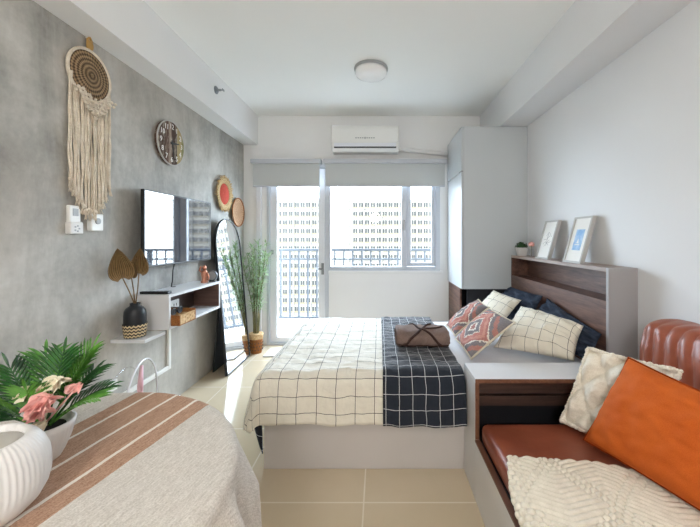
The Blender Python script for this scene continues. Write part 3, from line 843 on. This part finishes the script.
# ================================================================ bed
bd = thing('bed', 'platform bed of pale grey laminate with a white sheeted mattress', 'bed', (.3, 2.37, 0))
FX0, FX1, FY0, FY1 = -.605, .443, 1.775, 2.957
box('platform', plain('bed base laminate', '#c6c1bf', .4, var=.03, nscale=3), bd, FX0, 1.232, FY0, FY1, .0, .30, bevel=.003)
MB().box(FX0+.02, 1.225, FY0+.012, FY1-.01, .30, .492).build('mattress', SHEET, bd, bevel=.035, smooth=True)

TOPZ = .508
qx0, qy0 = FX0+.01, FY0+.008
def drape(x, y, ext=0.0, seed=0):
    ox = max(0, qx0-x); oy = max(0, qy0-y); o = math.hypot(ox, oy)
    r = .065; px_, py_ = max(x, qx0), max(y, qy0); z = TOPZ
    w = .006*nz((x*4, y*4, 0), 1, 1)+.005*nz((x*9+2*nz((x*3,y*3,5),1,2), y*12, 0), 1, 4)+.0025*nz((x*26, y*22, 0), 1, 6)
    if o <= 0:
        e = min(1, (x-qx0)/.1, (y-qy0)/.1)
        return Vector((x, y, z+ext+.010+w*1.6))
    dx, dy = ox/o, oy/o; fl = .22*dx+.10*dy
    arc = r*PI/2
    if o < arc: h = r*sin(o/r); d = r*(1-cos(o/r))
    else: h = r+fl*(o-arc); d = r+(o-arc)*math.sqrt(1-fl*fl)
    k = min(1, o/.12)
    h += k*(.012*nz((x*7 if dy > .5 else y*7, o*3, 2), 1, 5)+.006)
    h -= .012*(1-k)
    return Vector((px_-dx*(h+ext), py_-dy*(h+ext), z+ext*(1-k)+.010*(1-k)-d+w))
q = thing('quilt', 'reversible grid check quilt folded open across the bed', 'quilt', (0, 2.3, .5))
SPL = .02; hemF, hemL = .272, .235
def hem_f(x): return qy0-hemF-.012*nz((x*6, 0, 0), 1, 9)
def wfn(u, v):
    x = (qx0-hemL)+(SPL+.006-(qx0-hemL))*u; yb = hem_f(x); y = yb+(FY1-.02-yb)*v
    x2 = x
    # hanging corner is pulled in so it does not trail
    ox = max(0, qx0-x); oy = max(0, qy0-y)
    if ox > 0 and oy > 0:
        s = max(ox/hemL, oy/hemF)*hemF*1.12/math.hypot(ox, oy)
        s = min(1, s)
        x2 = qx0-ox*s; y = qy0-oy*s
    return drape(x2, y)
MB().grid(wfn, 92, 110, lambda u, v: (u*(SPL-(qx0-hemL))+.03, v*(FY1-qy0+hemF)-.012)).build('white_side', GRIDW, q, smooth=True, solid=.012)['label'] = 'white side with black grid lines'
def nfn(u, v):
    x = SPL+(.440-SPL)*u; y = (hem_f(x)+.0)+(FY1-.02-hem_f(x))*v
    return drape(x, y, .012)
MB().grid(nfn, 60, 110, lambda u, v: (u*(.440-SPL)+.02, v*(FY1-qy0+hemF)+.03)).build('navy_side', GRIDN, q, smooth=True, solid=.012)['label'] = 'navy side with white grid lines'
# turned corner showing the navy reverse, hanging down beside the platform
def cfn(u, v):
    z = .275-.21*v
    wdt = .062*(1-v)**.7+.004
    return Vector((-.619-wdt*(1-u)-.004*sin(u*6), 1.79-.012*sin(PI*u)-.01*u+.02*v, z+.02*(1-u)))
MB().grid(cfn, 10, 14, lambda u, v: (u*.07+v*.05, v*.2)).build('turned_corner', GRIDN, q, smooth=True, solid=.006)

# folded brown blanket
fbx = thing('folded_blanket', 'folded brown fleece blanket tied with straps on the navy quilt', 'blanket', (.27, 2.14, .53))
def bund(u, v):
    a = 2*PI*u; t = 2*v-1
    e = (1-abs(t)**6)**.3 if abs(t) < 1 else 0
    ex = lambda c: math.copysign(abs(c)**.72, c)
    yy = 2.165+.125*ex(cos(a))*(.86+.14*e); zz = .592+.052*ex(sin(a))*(.75+.25*e)
    yy *= 1; x_ = .27+.165*t+.006*nz((a*2, t*3, 0), 1, 2)
    return Vector((x_, yy+.008*nz((a, t*4, 1), 1.2, 3), zz+.010*nz((cos(a)*1.5, t*3, sin(a)), 1.3, 7)*e))
MB().grid(bund, 40, 30).build('blanket_roll', BROWNF, fbx, smooth=True, weld=True)
def on_roll(a, v):
    p = bund(a/(2*PI), v); c = Vector((p.x, 2.165, .592)); return c+(p-c)*1.035
def wrap(a0_, v0_, a1_, v1_): return [on_roll(a0_+(a1_-a0_)*k/14, v0_+(v1_-v0_)*k/14) for k in range(15)]
MB().tube([on_roll(PI*1.16, .04+.92*k/16) for k in range(17)], .0035, 6).build('fold_edge', STRAP, fbx, smooth=True)
MB().tube(wrap(PI*1.2, .10, PI*.25, .72), .0075, 8).build('strap', STRAP, fbx, smooth=True)
MB().tube(wrap(PI*1.2, .86, PI*.25, .28), .0075, 8).build('strap', STRAP, fbx, smooth=True)
MB().tube(wrap(PI*.62, .45, PI*.5, .9), .006, 8).build('strap_end', STRAP, fbx, smooth=True)

# pillows
def pillow(name, label, cat, corners, front, back, mat, group=None, seed=0, **kw):
    mb, edge = cushion4(*corners, front, back, seed=seed, **kw)
    c = sum((Vector(p) for p in corners), Vector())/4
    t = thing(name, label, cat, (c.x, c.y, min(p[2] for p in corners)), group)
    cov = mb.build('cover', mat, t, smooth=True, weld=True)
    return t, cov, edge
GP = 'pillows stacked against the headboard'
pillow('pillow', 'navy pillow against the headboard, nearest the sofa', 'pillow', [(1.11, 2.44, .535), (1.15, 1.83, .535), (1.215, 1.84, .69), (1.205, 2.42, .785)], .055, .008, NAVY, GP, 1, wr=.035, n=40)
pillow('pillow', 'navy pillow against the headboard, nearest the wardrobe', 'pillow', [(1.03, 3.05, .535), (1.08, 2.47, .535), (1.20, 2.47, .79), (1.19, 3.06, .775)], .065, .012, NAVY, GP, 2, wr=.035, n=40)
pillow('pillow', 'white grid pillow tucked behind the two patterned cushions', 'pillow', [(.78, 2.88, .545), (.90, 2.52, .545), (1.09, 2.58, .74), (.99, 2.92, .765)], .05, .03, GRIDP, GP, 3, wr=.008)
pillow('pillow', 'large white grid pillow leaning in front of the navy pillow', 'pillow', [(.70, 2.07, .545), (1.06, 1.83, .545), (1.165, 1.92, .715), (1.035, 2.46, .72)], .075, .012, GRIDP, GP, 4, wr=.010, p=2.6, n=40)
def kcush(corners, label, seed):
    t, cov, edge = pillow('cushion', label, 'cushion', corners, .055, .04, KILIM, 'red and navy woven cushions on the bed', seed, metre=False, wr=.008)
    MB().loop(edge[::3], .006, 6).build('piping', BACKC, cov, smooth=True)
kcush([(.515, 2.27, .535), (.515, 1.885, .54), (.772, 1.92, .735), (.755, 2.30, .735)], 'red and navy woven cushion in front, nearest the sofa', 5)
kcush([(.515, 2.60, .54), (.525, 2.33, .54), (.765, 2.34, .735), (.775, 2.63, .735)], 'red and navy woven cushion half hidden behind its twin', 6)

# headboard shelf unit
hb = thing('headboard', 'brown wood headboard with open top niche along the right wall', 'headboard', (1.31, 2.5, 0))
hx, hy0, hy1, hz = 1.238, 1.84, 3.16, 1.053
box('top_shelf', wood('pale top board', '#8b7a72', '#a8978d', 'y'), hb, hx, XR, hy0, hy1, hz-.022, hz)
box('end_panel', WOODG, hb, hx, XR, hy0-.02, hy0, .0, hz)
box('back_panel', WOOD, hb, XR-.012, XR, hy0, hy1, .0, hz-.022)
box('niche_floor', WOOD, hb, hx, XR-.012, hy0, hy1, .855, .87)
box('front_panel', WOOD, hb, hx, hx+.016, hy0, hy1, .0, .855)
box('far_end', WOOD, hb, hx, XR-.012, hy1-.016, hy1, .87, hz-.022)

def pframe(yc, w, h, label, kind):
    zb = hz; xb = 1.292; lean = .085
    t = thing('picture_frame', label, 'picture', (xb, yc, zb), 'picture frames on the headboard shelf')
    a = math.asin(lean/h)
    def P(y, s, d): return Vector((xb+s*sin(a)-d*cos(a)-.0, y, zb+.012+s*cos(a)+d*sin(a)*.0-.0))
    y0_, y1_ = yc-w/2, yc+w/2; b = .012; dp = .03
    m = MB()
    for (ya, yb_, sa, sb) in ((y0_, y1_, 0, b), (y0_, y1_, h-b, h), (y0_, y0_+b, b, h-b), (y1_-b, y1_, b, h-b)):
        pts = [P(ya, sa, 0), P(yb_, sa, 0), P(yb_, sb, 0), P(ya, sb, 0)]
        m.prism(pts, P(0, 0, dp)-P(0, 0, 0))
    for v in m.v: v.z = v.z-.012
    m.build('frame', FRAMEW, t)
    m = MB(); m.prism([P(y0_+b, b, .004), P(y1_-b, b, .004), P(y1_-b, h-b, .004), P(y0_+b, h-b, .004)], P(0, 0, .02)-P(0, 0, .004))
    for v in m.v: v.z -= .012
    mount = m.build('mount', PAPER, t)
    m = MB()
    if kind == 'blue':
        m.prism([P(yc-.045, h*.27, .02), P(yc+.045, h*.27, .02), P(yc+.045, h*.72, .02), P(yc-.045, h*.72, .02)], P(0, 0, .0212)-P(0, 0, .02))
        for v in m.v: v.z -= .012
        m.build('print', BLUEP, mount)
        m = MB(); m.prism([P(yc-.012, h*.42, .0212), P(yc+.012, h*.42, .0212), P(yc, h*.52, .0212)], P(0, 0, .022)-P(0, 0, .0212))
        m.prism([P(yc-.03, h*.38, .0212), P(yc+.03, h*.38, .0212), P(yc+.02, h*.40, .0212), P(yc-.02, h*.40, .0212)], P(0, 0, .022)-P(0, 0, .0212))
        for v in m.v: v.z -= .012
        m.build('print_detail', PAPER, mount)
    else:
        for k in range(7):
            c = (yc+.03*sin(k*2.1), h*(.36+.045*k))
            m.tube([P(c[0]-.03, c[1], .0205), P(c[0], c[1]+.02*cos(k), .0205), P(c[0]+.028, c[1]-.01, .0205)], .0012, 4)
        m.tube([P(yc, h*.34, .0205), P(yc+.006, h*.66, .0205)], .0012, 4)
        for v in m.v: v.z -= .012
        m.build('sketch', INK, mount)
pframe(2.635, .2, .31, 'pale frame with a grey line sketch, beside the small pot plant', 'sketch')
pframe(2.225, .2, .315, 'pale frame with a small blue print, nearest the sofa', 'blue')
sp_ = thing('potted_herb', 'small dark green plant in a square white pot by the wardrobe', 'plant', (1.31, 3.085, hz))
m = MB(); o = (1.305, 3.085, hz)
vs = []
for z_, s_ in ((0, .03), (.075, .042), (.075, .036), (.06, .034)):
    vs += [(o[0]+a*s_, o[1]+b*s_, o[2]+z_) for a, b in ((-1, -1), (1, -1), (1, 1), (-1, 1))]
fs = [(3, 2, 1, 0)]+[(k*4+i, k*4+(i+1) % 4, (k+1)*4+(i+1) % 4, (k+1)*4+i) for k in range(3) for i in range(4)]+[(12, 13, 14, 15)]
m.add(vs, fs).build('pot', CERAM, sp_)
m = MB()
for k in range(200):
    az, el = random.uniform(0, 2*PI), random.uniform(-.2, 1.5)
    d = Vector((cos(az)*cos(el), sin(az)*cos(el), sin(el)*.75)); c = Vector((o[0]-.003, o[1], o[2]+.085))+d*random.uniform(.03, .052)
    if c.x > XR-.02: continue
    s1_ = d.orthogonal().normalized()*.010; s2_ = d.cross(s1_).normalized()*.007
    m.add([c-s1_, c+s2_, c+s1_+d*.006, c-s2_], [(0, 1, 2, 3)])
m.ball((o[0], o[1], o[2]+.085), (.036, .036, .028)); m.build('foliage', HERB, sp_)
fj = thing('flower_jar', 'pink flower in a small glass jar beside the herb pot', 'flower', (1.31, 2.90, hz))
MB().lathe([(.02, 0), (.022, .004), (.022, .05), (.016, .06), (.017, .068)], (1.31, 2.90, hz), 20).build('jar', ACRYL, fj, smooth=True)
MB().tube([(1.31, 2.90, hz+.006), (1.308, 2.898, hz+.10)], .002, 6).build('stem', STEM, fj)
m = MB()
for k in range(9):
    a = k*2.4; m.ball((1.308+.013*cos(a), 2.898+.013*sin(a), hz+.105+.003*(k % 4)), (.013, .013, .016), 8, 6)
m.build('bloom', PINK, fj, smooth=True)

# wardrobe
wd = thing('wardrobe', 'tall pale grey hanging wardrobe in the corner past the bed', 'wardrobe', (1.08, 3.5, .735))
wx, wy0, wz0, wz1 = .775, 3.17, .735, 2.262
box('carcass', WARD, wd, wx+.018, XR-.002, wy0, YB-.002, wz0, wz1)
box('door', WARD, wd, wx, wx+.016, wy0+.002, YB-.01, wz0, 1.838, bevel=.002)
box('door', WARD, wd, wx, wx+.016, wy0+.002, YB-.01, 1.848, wz1, bevel=.002)
box('finger_pull', CHROME, wd, wx-.004, wx+.016, wy0+.002, wy0+.09, 1.8385, 1.8475)
lc = thing('shade_cabinet', 'cabinet under the wardrobe, dark panels coloured as its shade, brown side panel', 'cabinet', (1.08, 3.5, 0))  # dark backing; near-black panels also stand for the shade under the wardrobe
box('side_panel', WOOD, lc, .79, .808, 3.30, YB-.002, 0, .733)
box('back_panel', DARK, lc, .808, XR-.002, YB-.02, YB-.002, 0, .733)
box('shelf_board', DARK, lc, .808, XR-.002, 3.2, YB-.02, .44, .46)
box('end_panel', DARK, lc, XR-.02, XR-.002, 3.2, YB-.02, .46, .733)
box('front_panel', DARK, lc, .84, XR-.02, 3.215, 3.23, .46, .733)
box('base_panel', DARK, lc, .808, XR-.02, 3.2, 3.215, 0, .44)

# ================================================================ sofa bench with divider shelf
dv = thing('divider_shelf', 'white topped shelf divider between the bed and the leather sofa', 'shelf', (.9, 1.67, 0))
dx = .447; SY = 1.57
box('top_board', LAMW, dv, dx, 1.236, SY, 1.771, .54, .56)
box('side_panel', LAM, dv, dx, dx+.02, SY+.003, 1.771, .0, .54)
box('edge_trim', WOODE, dv, dx+.001, 1.236, SY-.003, SY-.0005, .541, .5585)
box('edge_trim', WOODE, dv, dx+.001, dx+.019, SY-.001, SY+.002, .278, .54)
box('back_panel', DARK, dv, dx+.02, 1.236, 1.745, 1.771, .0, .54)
box('drawer_front', WOODX, dv, dx+.022, 1.236, SY+.08, SY+.1, .455, .535)
box('drawer_front', WOODX, dv, dx+.022, 1.236, SY+.08, SY+.1, .395, .443)
sf = thing('sofa', 'cognac leather daybed sofa on a pale laminate base', 'sofa', (.9, .8, 0))
SE = -.35
MB().box(dx, dx+.02, SE, SY, 0, .268).build('side_panel', LAM, sf)
box('panel_edge', WOODE, sf, dx-.001, dx+.021, SE, SY, .268, .277)
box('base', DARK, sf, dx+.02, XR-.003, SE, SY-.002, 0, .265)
def seatf(u, v):
    pass
MB().box(dx+.022, XR-.005, SE, SY-.004, .272, .362).build('seat_cushion', LEATHER, sf, bevel=.03, smooth=True)
# bolster like back cushion with ruched folds
BY0, BY1 = -.3, 1.525
def bolster(u, v):
    a = 2*PI*u; y = BY0+(BY1-BY0)*v
    ex = lambda c, e: math.copysign(abs(c)**e, c)
    en = min((y-BY0)/.09, (BY1-y)/.09, 1); en = max(0, en); en = math.sqrt(max(0, 1-(1-en)**2))
    s_ = .62+.38*en
    f = 0
    if en > 0:
        ph = y*2*PI/.06+3.2*nz((y*3.2, a*.8, 0), 1, 11)+1.5*sin(a-.5)+.6*nz((y*9, a*2, 4), 1, 3)
        amp = .015*(.22+.78*max(0, -cos(a)))*(.75+.6*nz((y*4, a*.8, 2), 1, 5))*en
        f = amp*(abs(sin(ph*.5))**.7-.6)+.007*nz((y*12, a*2.5, 3), 1, 2)*en
    cx_, cz_ = 1.262, .622
    x = cx_+(.112*s_+f)*ex(cos(a), .62); z = cz_+(.243*(.8+.2*en)+f)*ex(sin(a), .55)
    if en <= 0: x = cx_+.118*.62*ex(cos(a), .62); z = cz_+.243*.8*ex(sin(a), .55)
    return Vector((min(x, XR-.004), y, max(z, .363)))
m = MB(); NU, NV = 72, 280
m.grid(bolster, NU, NV)
m.f.append(tuple(range(NU))); b_ = NV*(NU+1); m.f.append(tuple(b_+i for i in range(NU)))
m.build('back_cushion', LEATHER, sf, smooth=True, weld=True)

# cream tufted cushion
def tuft(a, b, w, h):
    p_, q_ = a*2.4+b*1.9, a*2.4-b*1.9
    c = abs(sin(p_*PI*.5))*abs(sin(q_*PI*.5))
    return .034*c**.7-.018+.004*nz((a*14, b*14, 0), 1, 4)
CB = [(.825, 1.525, .39), (.96, 1.255, .40), (1.105, 1.235, .727), (.955, 1.54, .712)]
t_, cov_, e_ = pillow('cushion', 'cream tufted cushion behind the orange velvet one', 'cushion', CB, .02, .02, CREAM, None, 8, disp=tuft, n=64, wr=.006, pinch=.03)
m = MB(); e2 = e_[::2]
for i, p in enumerate(e2): m.ball(p, random.uniform(.007, .012), 8, 6)
m.build('bobble_trim', CREAM, cov_, smooth=True)
# orange velvet cushion
OA, OB, OC = Vector((.832, 1.372, .395)), Vector((.99, .945, .395)), Vector((1.0, 1.352, .736))
OD = Vector((1.10, .93, .70))
t_, cov_, e_ = pillow('cushion', 'large orange velvet cushion on the leather sofa', 'cushion', [OA, OB, OD, OC], .09, .002, ORANGE, None, 9, n=48, wr=.008, pinch=.035, p=2.6)
MB().loop(e_[::2], .0045, 6).build('piping', fabric('dark orange cord', '#7e300e', '#a3430f'), cov_, smooth=True)

# knitted throw
KX = .480
def thr(u, v):
    W, Ln = .66, 1.05
    s_, t_ = u*W, v*Ln                                  # s across the seat, t towards the camera
    x = .492+s_-.105*t_/.30*(1 if t_ < .30 else 1) if False else .490+s_-.17*min(t_, .5)-.02*min(t_*6, 1)
    y = 1.292-t_-.12*s_-.55*max(0, s_-.30)**1.4
    # knit relief
    tri = abs(((s_/.15) % 2)-1)
    ph = (t_+.06*tri)/.022
    rib = abs(sin(PI*ph))**.6
    cell = (tri*.9+abs(((t_/.21) % 2)-1)*1.0)
    wv = abs(sin(PI*(s_/.021+.5*(int(math.floor(ph)) % 2))))
    k = 1 if .72 < cell < 1.15 else 0
    if s_ < .05: k = 1
    hgt = .013*rib*((.35+.65*wv) if k else 1)
    z = .369+hgt
    o = KX-x
    if o > 0:
        r = .042; arc = r*PI/2
        if o < arc: dxx = r*sin(o/r); dz = r*(1-cos(o/r))
        else: dxx = r+.0*(o-arc); dz = r+(o-arc)
        ang = min(o/r, PI/2)
        return Vector((KX-dxx-hgt*sin(ang), y, .369-dz+hgt*cos(ang)))
    return Vector((x, y, z))
tw = thing('throw_blanket', 'chunky cream knitted throw spread on the leather sofa seat', 'blanket', (.8, .8, .365))
MB().grid(thr, 190, 290).build('knit', KNIT, tw, smooth=True, solid=.006)

# ================================================================ dining table
TX, TY, TR, TZ = -.715, .60, .43, .75
tb = thing('dining_table', 'round dining table under the striped linen cloth', 'table', (TX, TY, 0))
MB().lathe([(.001, .715), (TR-.025, .715), (TR-.018, .722), (TR-.018, .735), (TR-.024, .743), (.001, .745)], (TX, TY, 0), 56).build('tabletop', LAMW, tb)
MB().lathe([(.035, .02), (.035, .715)], (TX, TY, 0), 24).build('pedestal', BLACKM, tb, smooth=True, angle=.7)
MB().lathe([(.001, 0), (.24, 0), (.24, .012), (.05, .022), (.001, .022)], (TX, TY, 0), 40).build('base', BLACKM, tb)
# cloth
ROT = .16
tc = thing('tablecloth', 'beige linen tablecloth with terracotta stripes on the round table', 'tablecloth', (TX, TY, .75))
NA, NR = 200, 70
def cloth_half(a):            # half length of a square cloth in direction a
    b = (a+ROT+PI/4) % (PI/2)-PI/4
    return min(.62/max(cos(b), .2), .80)
def cl_pt(a, f):
    Rm = cloth_half(a); s_ = Rm*f
    r0 = TR-.004
    if s_ <= r0-.02:
        r, z = s_, TZ
    else:
        o = s_-(r0-.02); rad = .022; arc = rad*PI/2
        if o < arc: r = r0-.02+rad*sin(o/rad); z = TZ-rad*(1-cos(o/rad))
        else:
            d = o-arc; k = min(1, d/.13)
            wave = (.5+.5*sin(a*13+.6+.8*sin(a*2)))**1.6
            r = r0+.002+d*.06+k*.05*wave+k*.012*sin(a*23); z = TZ-rad-d*.985
    zz = z+(.0022*nz((cos(a)*s_*7, sin(a)*s_*7, 0), 1, 3)+.0022*(1 if s_ < r0 else 0)*abs(nz((cos(a)*s_*5+3, sin(a)*s_*13, 1), 1, 8)))
    return Vector((TX+r*cos(a), TY+r*sin(a), zz)), (s_*cos(a), s_*sin(a))
m = MB(); vs, uvs, fs = [], [], []
cr, sr = cos(.178), sin(.178)
for j in range(NR+1):
    for i in range(NA):
        p, (ux, uy) = cl_pt(2*PI*i/NA, max(.002, j/NR)); vs.append(p)
        # cloth coordinates turned so the stripes run nearly along the room
        uvs.append((ux*cr-uy*sr-.0475, ux*sr+uy*cr))
for j in range(NR):
    for i in range(NA): fs.append((j*NA+i, j*NA+(i+1) % NA, (j+1)*NA+(i+1) % NA, (j+1)*NA+i))
m.add(vs, fs, uvs); 
m.build('cloth', LINEN, tc, smooth=True, solid=.0022, offset=1)
hemp = [cl_pt(2*PI*i/NA, 1)[0] for i in range(NA)]
MB().loop(hemp, .003, 5).build('hem', ROPE, tc, smooth=True)

# ribbed white bowl vase
bx, by = -.650, .55
rv = thing('ribbed_vase', 'large white ribbed ceramic vase at the table edge', 'vase', (bx, by, .756))
def rib(a, h, r):
    k = 1 if .05 < h < .128 else 0
    return r*(1-.02*k*(.5+.5*cos(a*60)))
prof = [(.044, 0), (.058, .004), (.072, .018), (.081, .036), (.0845, .052), (.085, .068), (.083, .088), (.077, .106), (.068, .119), (.060, .125)]
zb = .7555
MB().lathe([(r, h) for r, h in prof]+[(.057, .127), (.053, .125), (.052, .115), (.051, .110), (.001, .110)], (bx, by, zb), 240, rib=rib).build('body', CERAM, rv, smooth=True)
MB().lathe([(.050, .1105), (.050, .116), (.034, .118), (.001, .118)], (bx, by, zb), 40).build('lid', CERAMI, rv, smooth=True)

# potted palm with flowers
qx, qy, qz = -.697, .70, .7555
pp = thing('potted_palm', 'artificial palm with pink and ivory flowers in a white ribbed pot', 'plant', (qx, qy, qz))
def rib2(a, h, r): return r*(1-.03*(.5+.5*cos(a*34))) if .004 < h < .07 else r
MB().lathe([(.024, 0), (.028, .003), (.036, .018), (.045, .042), (.050, .062), (.053, .076), (.048, .077), (.045, .066), (.001, .062)], (qx, qy, qz), 136, rib=rib2).build('pot', CERAM, pp, smooth=True)
MB().lathe([(.044, .062), (.03, .068), (.001, .07)], (qx, qy, qz), 24).build('soil', SOIL, pp)
def frond(az, el, ln, droop, mat):
    base = Vector((qx+.012*cos(az), qy+.012*sin(az), qz+.07)); pts = []
    for q in range(13):
        t = q/12; hor = ln*cos(el)*t+.0; ver = ln*sin(el)*t-droop*ln*t*t
        pts.append(base+Vector((cos(az)*hor, sin(az)*hor, ver)))
    m = MB(); m.tube(pts, [.0028-.0018*q/12 for q in range(13)], 5)
    NL = 11
    for i in range(NL):
        t = .30+.70*i/(NL-1); k = min(11, int(t*12)); p = pts[k].lerp(pts[k+1], t*12-k)
        d = (pts[k+1]-pts[k]).normalized(); sd = d.cross(Vector((0, 0, 1)));  sd.normalize(); up = sd.cross(d)
        ll = ln*.40*(.65+.5*sin(PI*min(1, (t-.2)/.9)))*(1.0 if t < .85 else .8); w = .0034
        for s in ((-1, 1) if i < NL-1 else (0,)):
            dv_ = (d*(.62+.5*t)+sd*s*.85+up*.18).normalized()
            nn = dv_.cross(up).normalized()
            a1_ = p; b1 = p+dv_*ll*.35; c1 = p+dv_*ll*.7-Vector((0, 0, ll*.05)); e1 = p+dv_*ll-Vector((0, 0, ll*.16))
            f1 = up*.0025
            m.add([a1_-nn*w*.4, a1_+nn*w*.4, b1-nn*w, b1+f1, b1+nn*w, c1-nn*w*.8, c1+f1, c1+nn*w*.8, e1],
                  [(0, 3, 2), (0, 1, 3), (1, 4, 3), (2, 3, 6, 5), (3, 4, 7, 6), (5, 6, 8), (6, 7, 8)])
    m.build('frond', mat, pp)
fr = [(-2.9, .75, .17, .3), (-2.3, 1.0, .15, .2), (2.75, .7, .2, .3), (2.3, 1.1, .20, .15), (1.7, 1.3, .19, .12), (1.1, 1.15, .21, .15), (.6, 1.0, .16, .2), (.15, .75, .145, .28),
      (3.1, .35, .19, .3), (2.0, .8, .22, .25), (.9, .7, .15, .3), (.35, 1.2, .19, .12), (3.0, 1.1, .19, .15), (-1.2, 1.2, .15, .15), (1.5, .8, .18, .25)]
for i, (az, el, ln, dr) in enumerate(fr): frond(az, el, ln*.84, dr, PALM if i % 2 else PALMD)
def bloom(c, r, mat, n, seed, name):
    random.seed(seed); c = Vector(c); m = MB()
    for k in range(n):
        f = k/n; az = k*2.4; el = 1.35-1.5*f
        d = Vector((cos(az)*cos(el), sin(az)*cos(el), sin(el))); d = (d+Vector((.25, -.55, .2))*.5).normalized()
        s1_ = d.orthogonal().normalized(); s2_ = d.cross(s1_)
        rad = r*(.45+.55*f); w = r*(.38+.2*f)
        def pet(u, v, d=d, s1_=s1_, s2_=s2_, rad=rad, w=w):
            a = 2*u-1; wid = w*math.sqrt(max(0, 1-(2*v-1)**2)*.9+.05)
            return c+d*rad*(.25+.75*v)+s1_*a*wid+s2_*(.35*rad*v*v-.25*w*a*a)+d*.05*r*sin(9*a+seed)*v
        m.grid(pet, 6, 5)
    m.ball(c, r*.32, 8, 6)
    m.tube([c, (qx, qy, qz+.07)], .002, 5)
    m.build(name, mat, pp, smooth=True)
bloom((qx+.045, qy-.045, .888), .036, PINK, 16, 3, 'pink_flower')
bloom((qx+.034, qy-.045, .872), .026, PINK, 12, 4, 'pink_flower')
bloom((qx+.045, qy-.022, .918), .028, IVORY, 14, 5, 'ivory_flower')
bloom((qx+.002, qy-.035, .905), .026, IVORY, 12, 6, 'ivory_flower')
bloom((qx+.075, qy-.01, .905), .02, PINK, 10, 7, 'pink_flower')
bloom((qx+.030, qy-.036, .842), .018, IVORY, 10, 8, 'ivory_flower')
random.seed(21)

# clear hoop backed chair behind the table
ch = thing('clear_chair', 'low clear chair with hoop back and pink strip behind the table', 'chair', (-1.12, 1.5, 0))
P1, P2 = Vector((-1.03, 1.36, 0)), Vector((-1.145, 1.74, 0))
def hoop(a, b, top, z0, r, off=Vector((0, 0, 0))):
    pts = []
    c = (a+b)/2; hw = (b-a)/2
    for k in range(4): pts.append(a+off*0+Vector((0, 0, z0+(top-.19-z0)*k/4)))
    for k in range(17):
        t = PI-PI*k/16; pts.append(c+hw*cos(t)+off+Vector((0, 0, top-.19+.19*sin(t))))
    for k in range(3, -1, -1): pts.append(b+off*0+Vector((0, 0, z0+(top-.19-z0)*k/4)))
    return MB().tube(pts, r, 10)
CLR = plain('clear white tube', '#e9eaf0', .15, var=.01, spec=.8)
hoop(P1, P2, .65, .41, .0045).build('back_hoop', CLR, ch, smooth=True)
hoop(P1+Vector((-.05, -.07, 0)), P2+Vector((-.06, -.03, 0)), .625, .41, .0035).build('inner_hoop', ACRYL, ch, smooth=True)
m = MB(); m.tube([(-1.065, 1.5, .41), (-1.075, 1.52, .55), (-1.09, 1.55, .63)], [.010, .012, .007], 8); m.build('pink_strip', plain('translucent pink', '#e9bcc8', .3), ch, smooth=True)
MB().box(-1.32, -1.02, 1.38, 1.74, .39, .41).build('seat', ACRYL, ch, bevel=.008)
lg = MB().tube([(-1.05, 1.4, 0), (-1.05, 1.4, .39)], .011, 10).build('leg', CLR, ch, smooth=True)
for o_ in ((-.24, 0, 0), (0, .31, 0), (-.24, .31, 0)): copy_part(lg, ch, o_)

# ================================================================ unseen pendant added behind the camera, standing in for entrance light
pt = thing('fill_pendant', 'added globe pendant standing in for unseen entrance light behind the viewer', 'lamp', (-.1, -1.2, ZC))
n_ = NT('lit globe'); n_.set(Base_Color=(.9, .9, .88, 1)); n_.b.inputs['Emission Color'].default_value = (1, .98, .955, 1); n_.b.inputs['Emission Strength'].default_value = 70
MB().ball((-.1, -1.2, 1.75), .15, 32, 20).build('globe', n_.m, pt, smooth=True)
MB().tube([(-.1, -1.2, 1.89), (-.1, -1.2, 2.58)], .004, 8).build('cord', BLACK, pt)
MB().lathe([(.05, 0), (.05, -.02), (.01, -.03)], (-.1, -1.2, ZC), 24).build('canopy', WHITEP, pt)

# ================================================================ world, camera, colour
w = bpy.data.worlds.new('sky'); scene.world = w; w.use_nodes = True
nt = w.node_tree; bg = nt.nodes['Background']
tcw = nt.nodes.new('ShaderNodeTexCoord'); spw = nt.nodes.new('ShaderNodeSeparateXYZ'); nt.links.new(tcw.outputs['Generated'], spw.inputs[0])
rw = nt.nodes.new('ShaderNodeValToRGB'); rw.color_ramp.elements[0].position = .0; rw.color_ramp.elements[0].color = (.74, .88, 1, 1)
rw.color_ramp.elements[1].position = .5; rw.color_ramp.elements[1].color = (.70, .85, 1, 1)
nt.links.new(spw.outputs[2], rw.inputs[0]); nt.links.new(rw.outputs[0], bg.inputs[0])
bg.inputs[1].default_value = 15.0

for (xa, xb, za, zb_) in ((DX0, DX1, 0, HT), (DX1, WX1, SILL, HT)):
    pl = bpy.data.lights.new('portal', 'AREA'); pl.shape = 'RECTANGLE'; pl.size = xb-xa; pl.size_y = zb_-za
    pl.cycles.is_portal = True
    po = bpy.data.objects.new('window_portal', pl); COL.objects.link(po); po.location = ((xa+xb)/2, YB+.2, (za+zb_)/2); po.rotation_euler = (-PI/2, 0, 0)

cd = bpy.data.cameras.new('camera'); cam = bpy.data.objects.new('camera', cd); COL.objects.link(cam)
cam.location = (0, 0, 1.215); cam.rotation_euler = (PI/2, 0, 0)
cd.sensor_width = 36; cd.sensor_fit = 'HORIZONTAL'; cd.lens = 337.5/700*36
cd.shift_x = -29/700; cd.shift_y = -25.5/700; cd.clip_start = .02; cd.clip_end = 1000
scene.camera = cam
vs = scene.view_settings; vs.view_transform = 'Standard'; vs.look = 'None'; vs.exposure = 0.36; vs.gamma = 1; vs.use_curve_mapping = False
cy = scene.cycles
cy.use_denoising = True; cy.max_bounces = 10; cy.diffuse_bounces = 6; cy.glossy_bounces = 5; cy.transparent_max_bounces = 16
cy.sample_clamp_indirect = 8; cy.caustics_reflective = False; cy.caustics_refractive = False
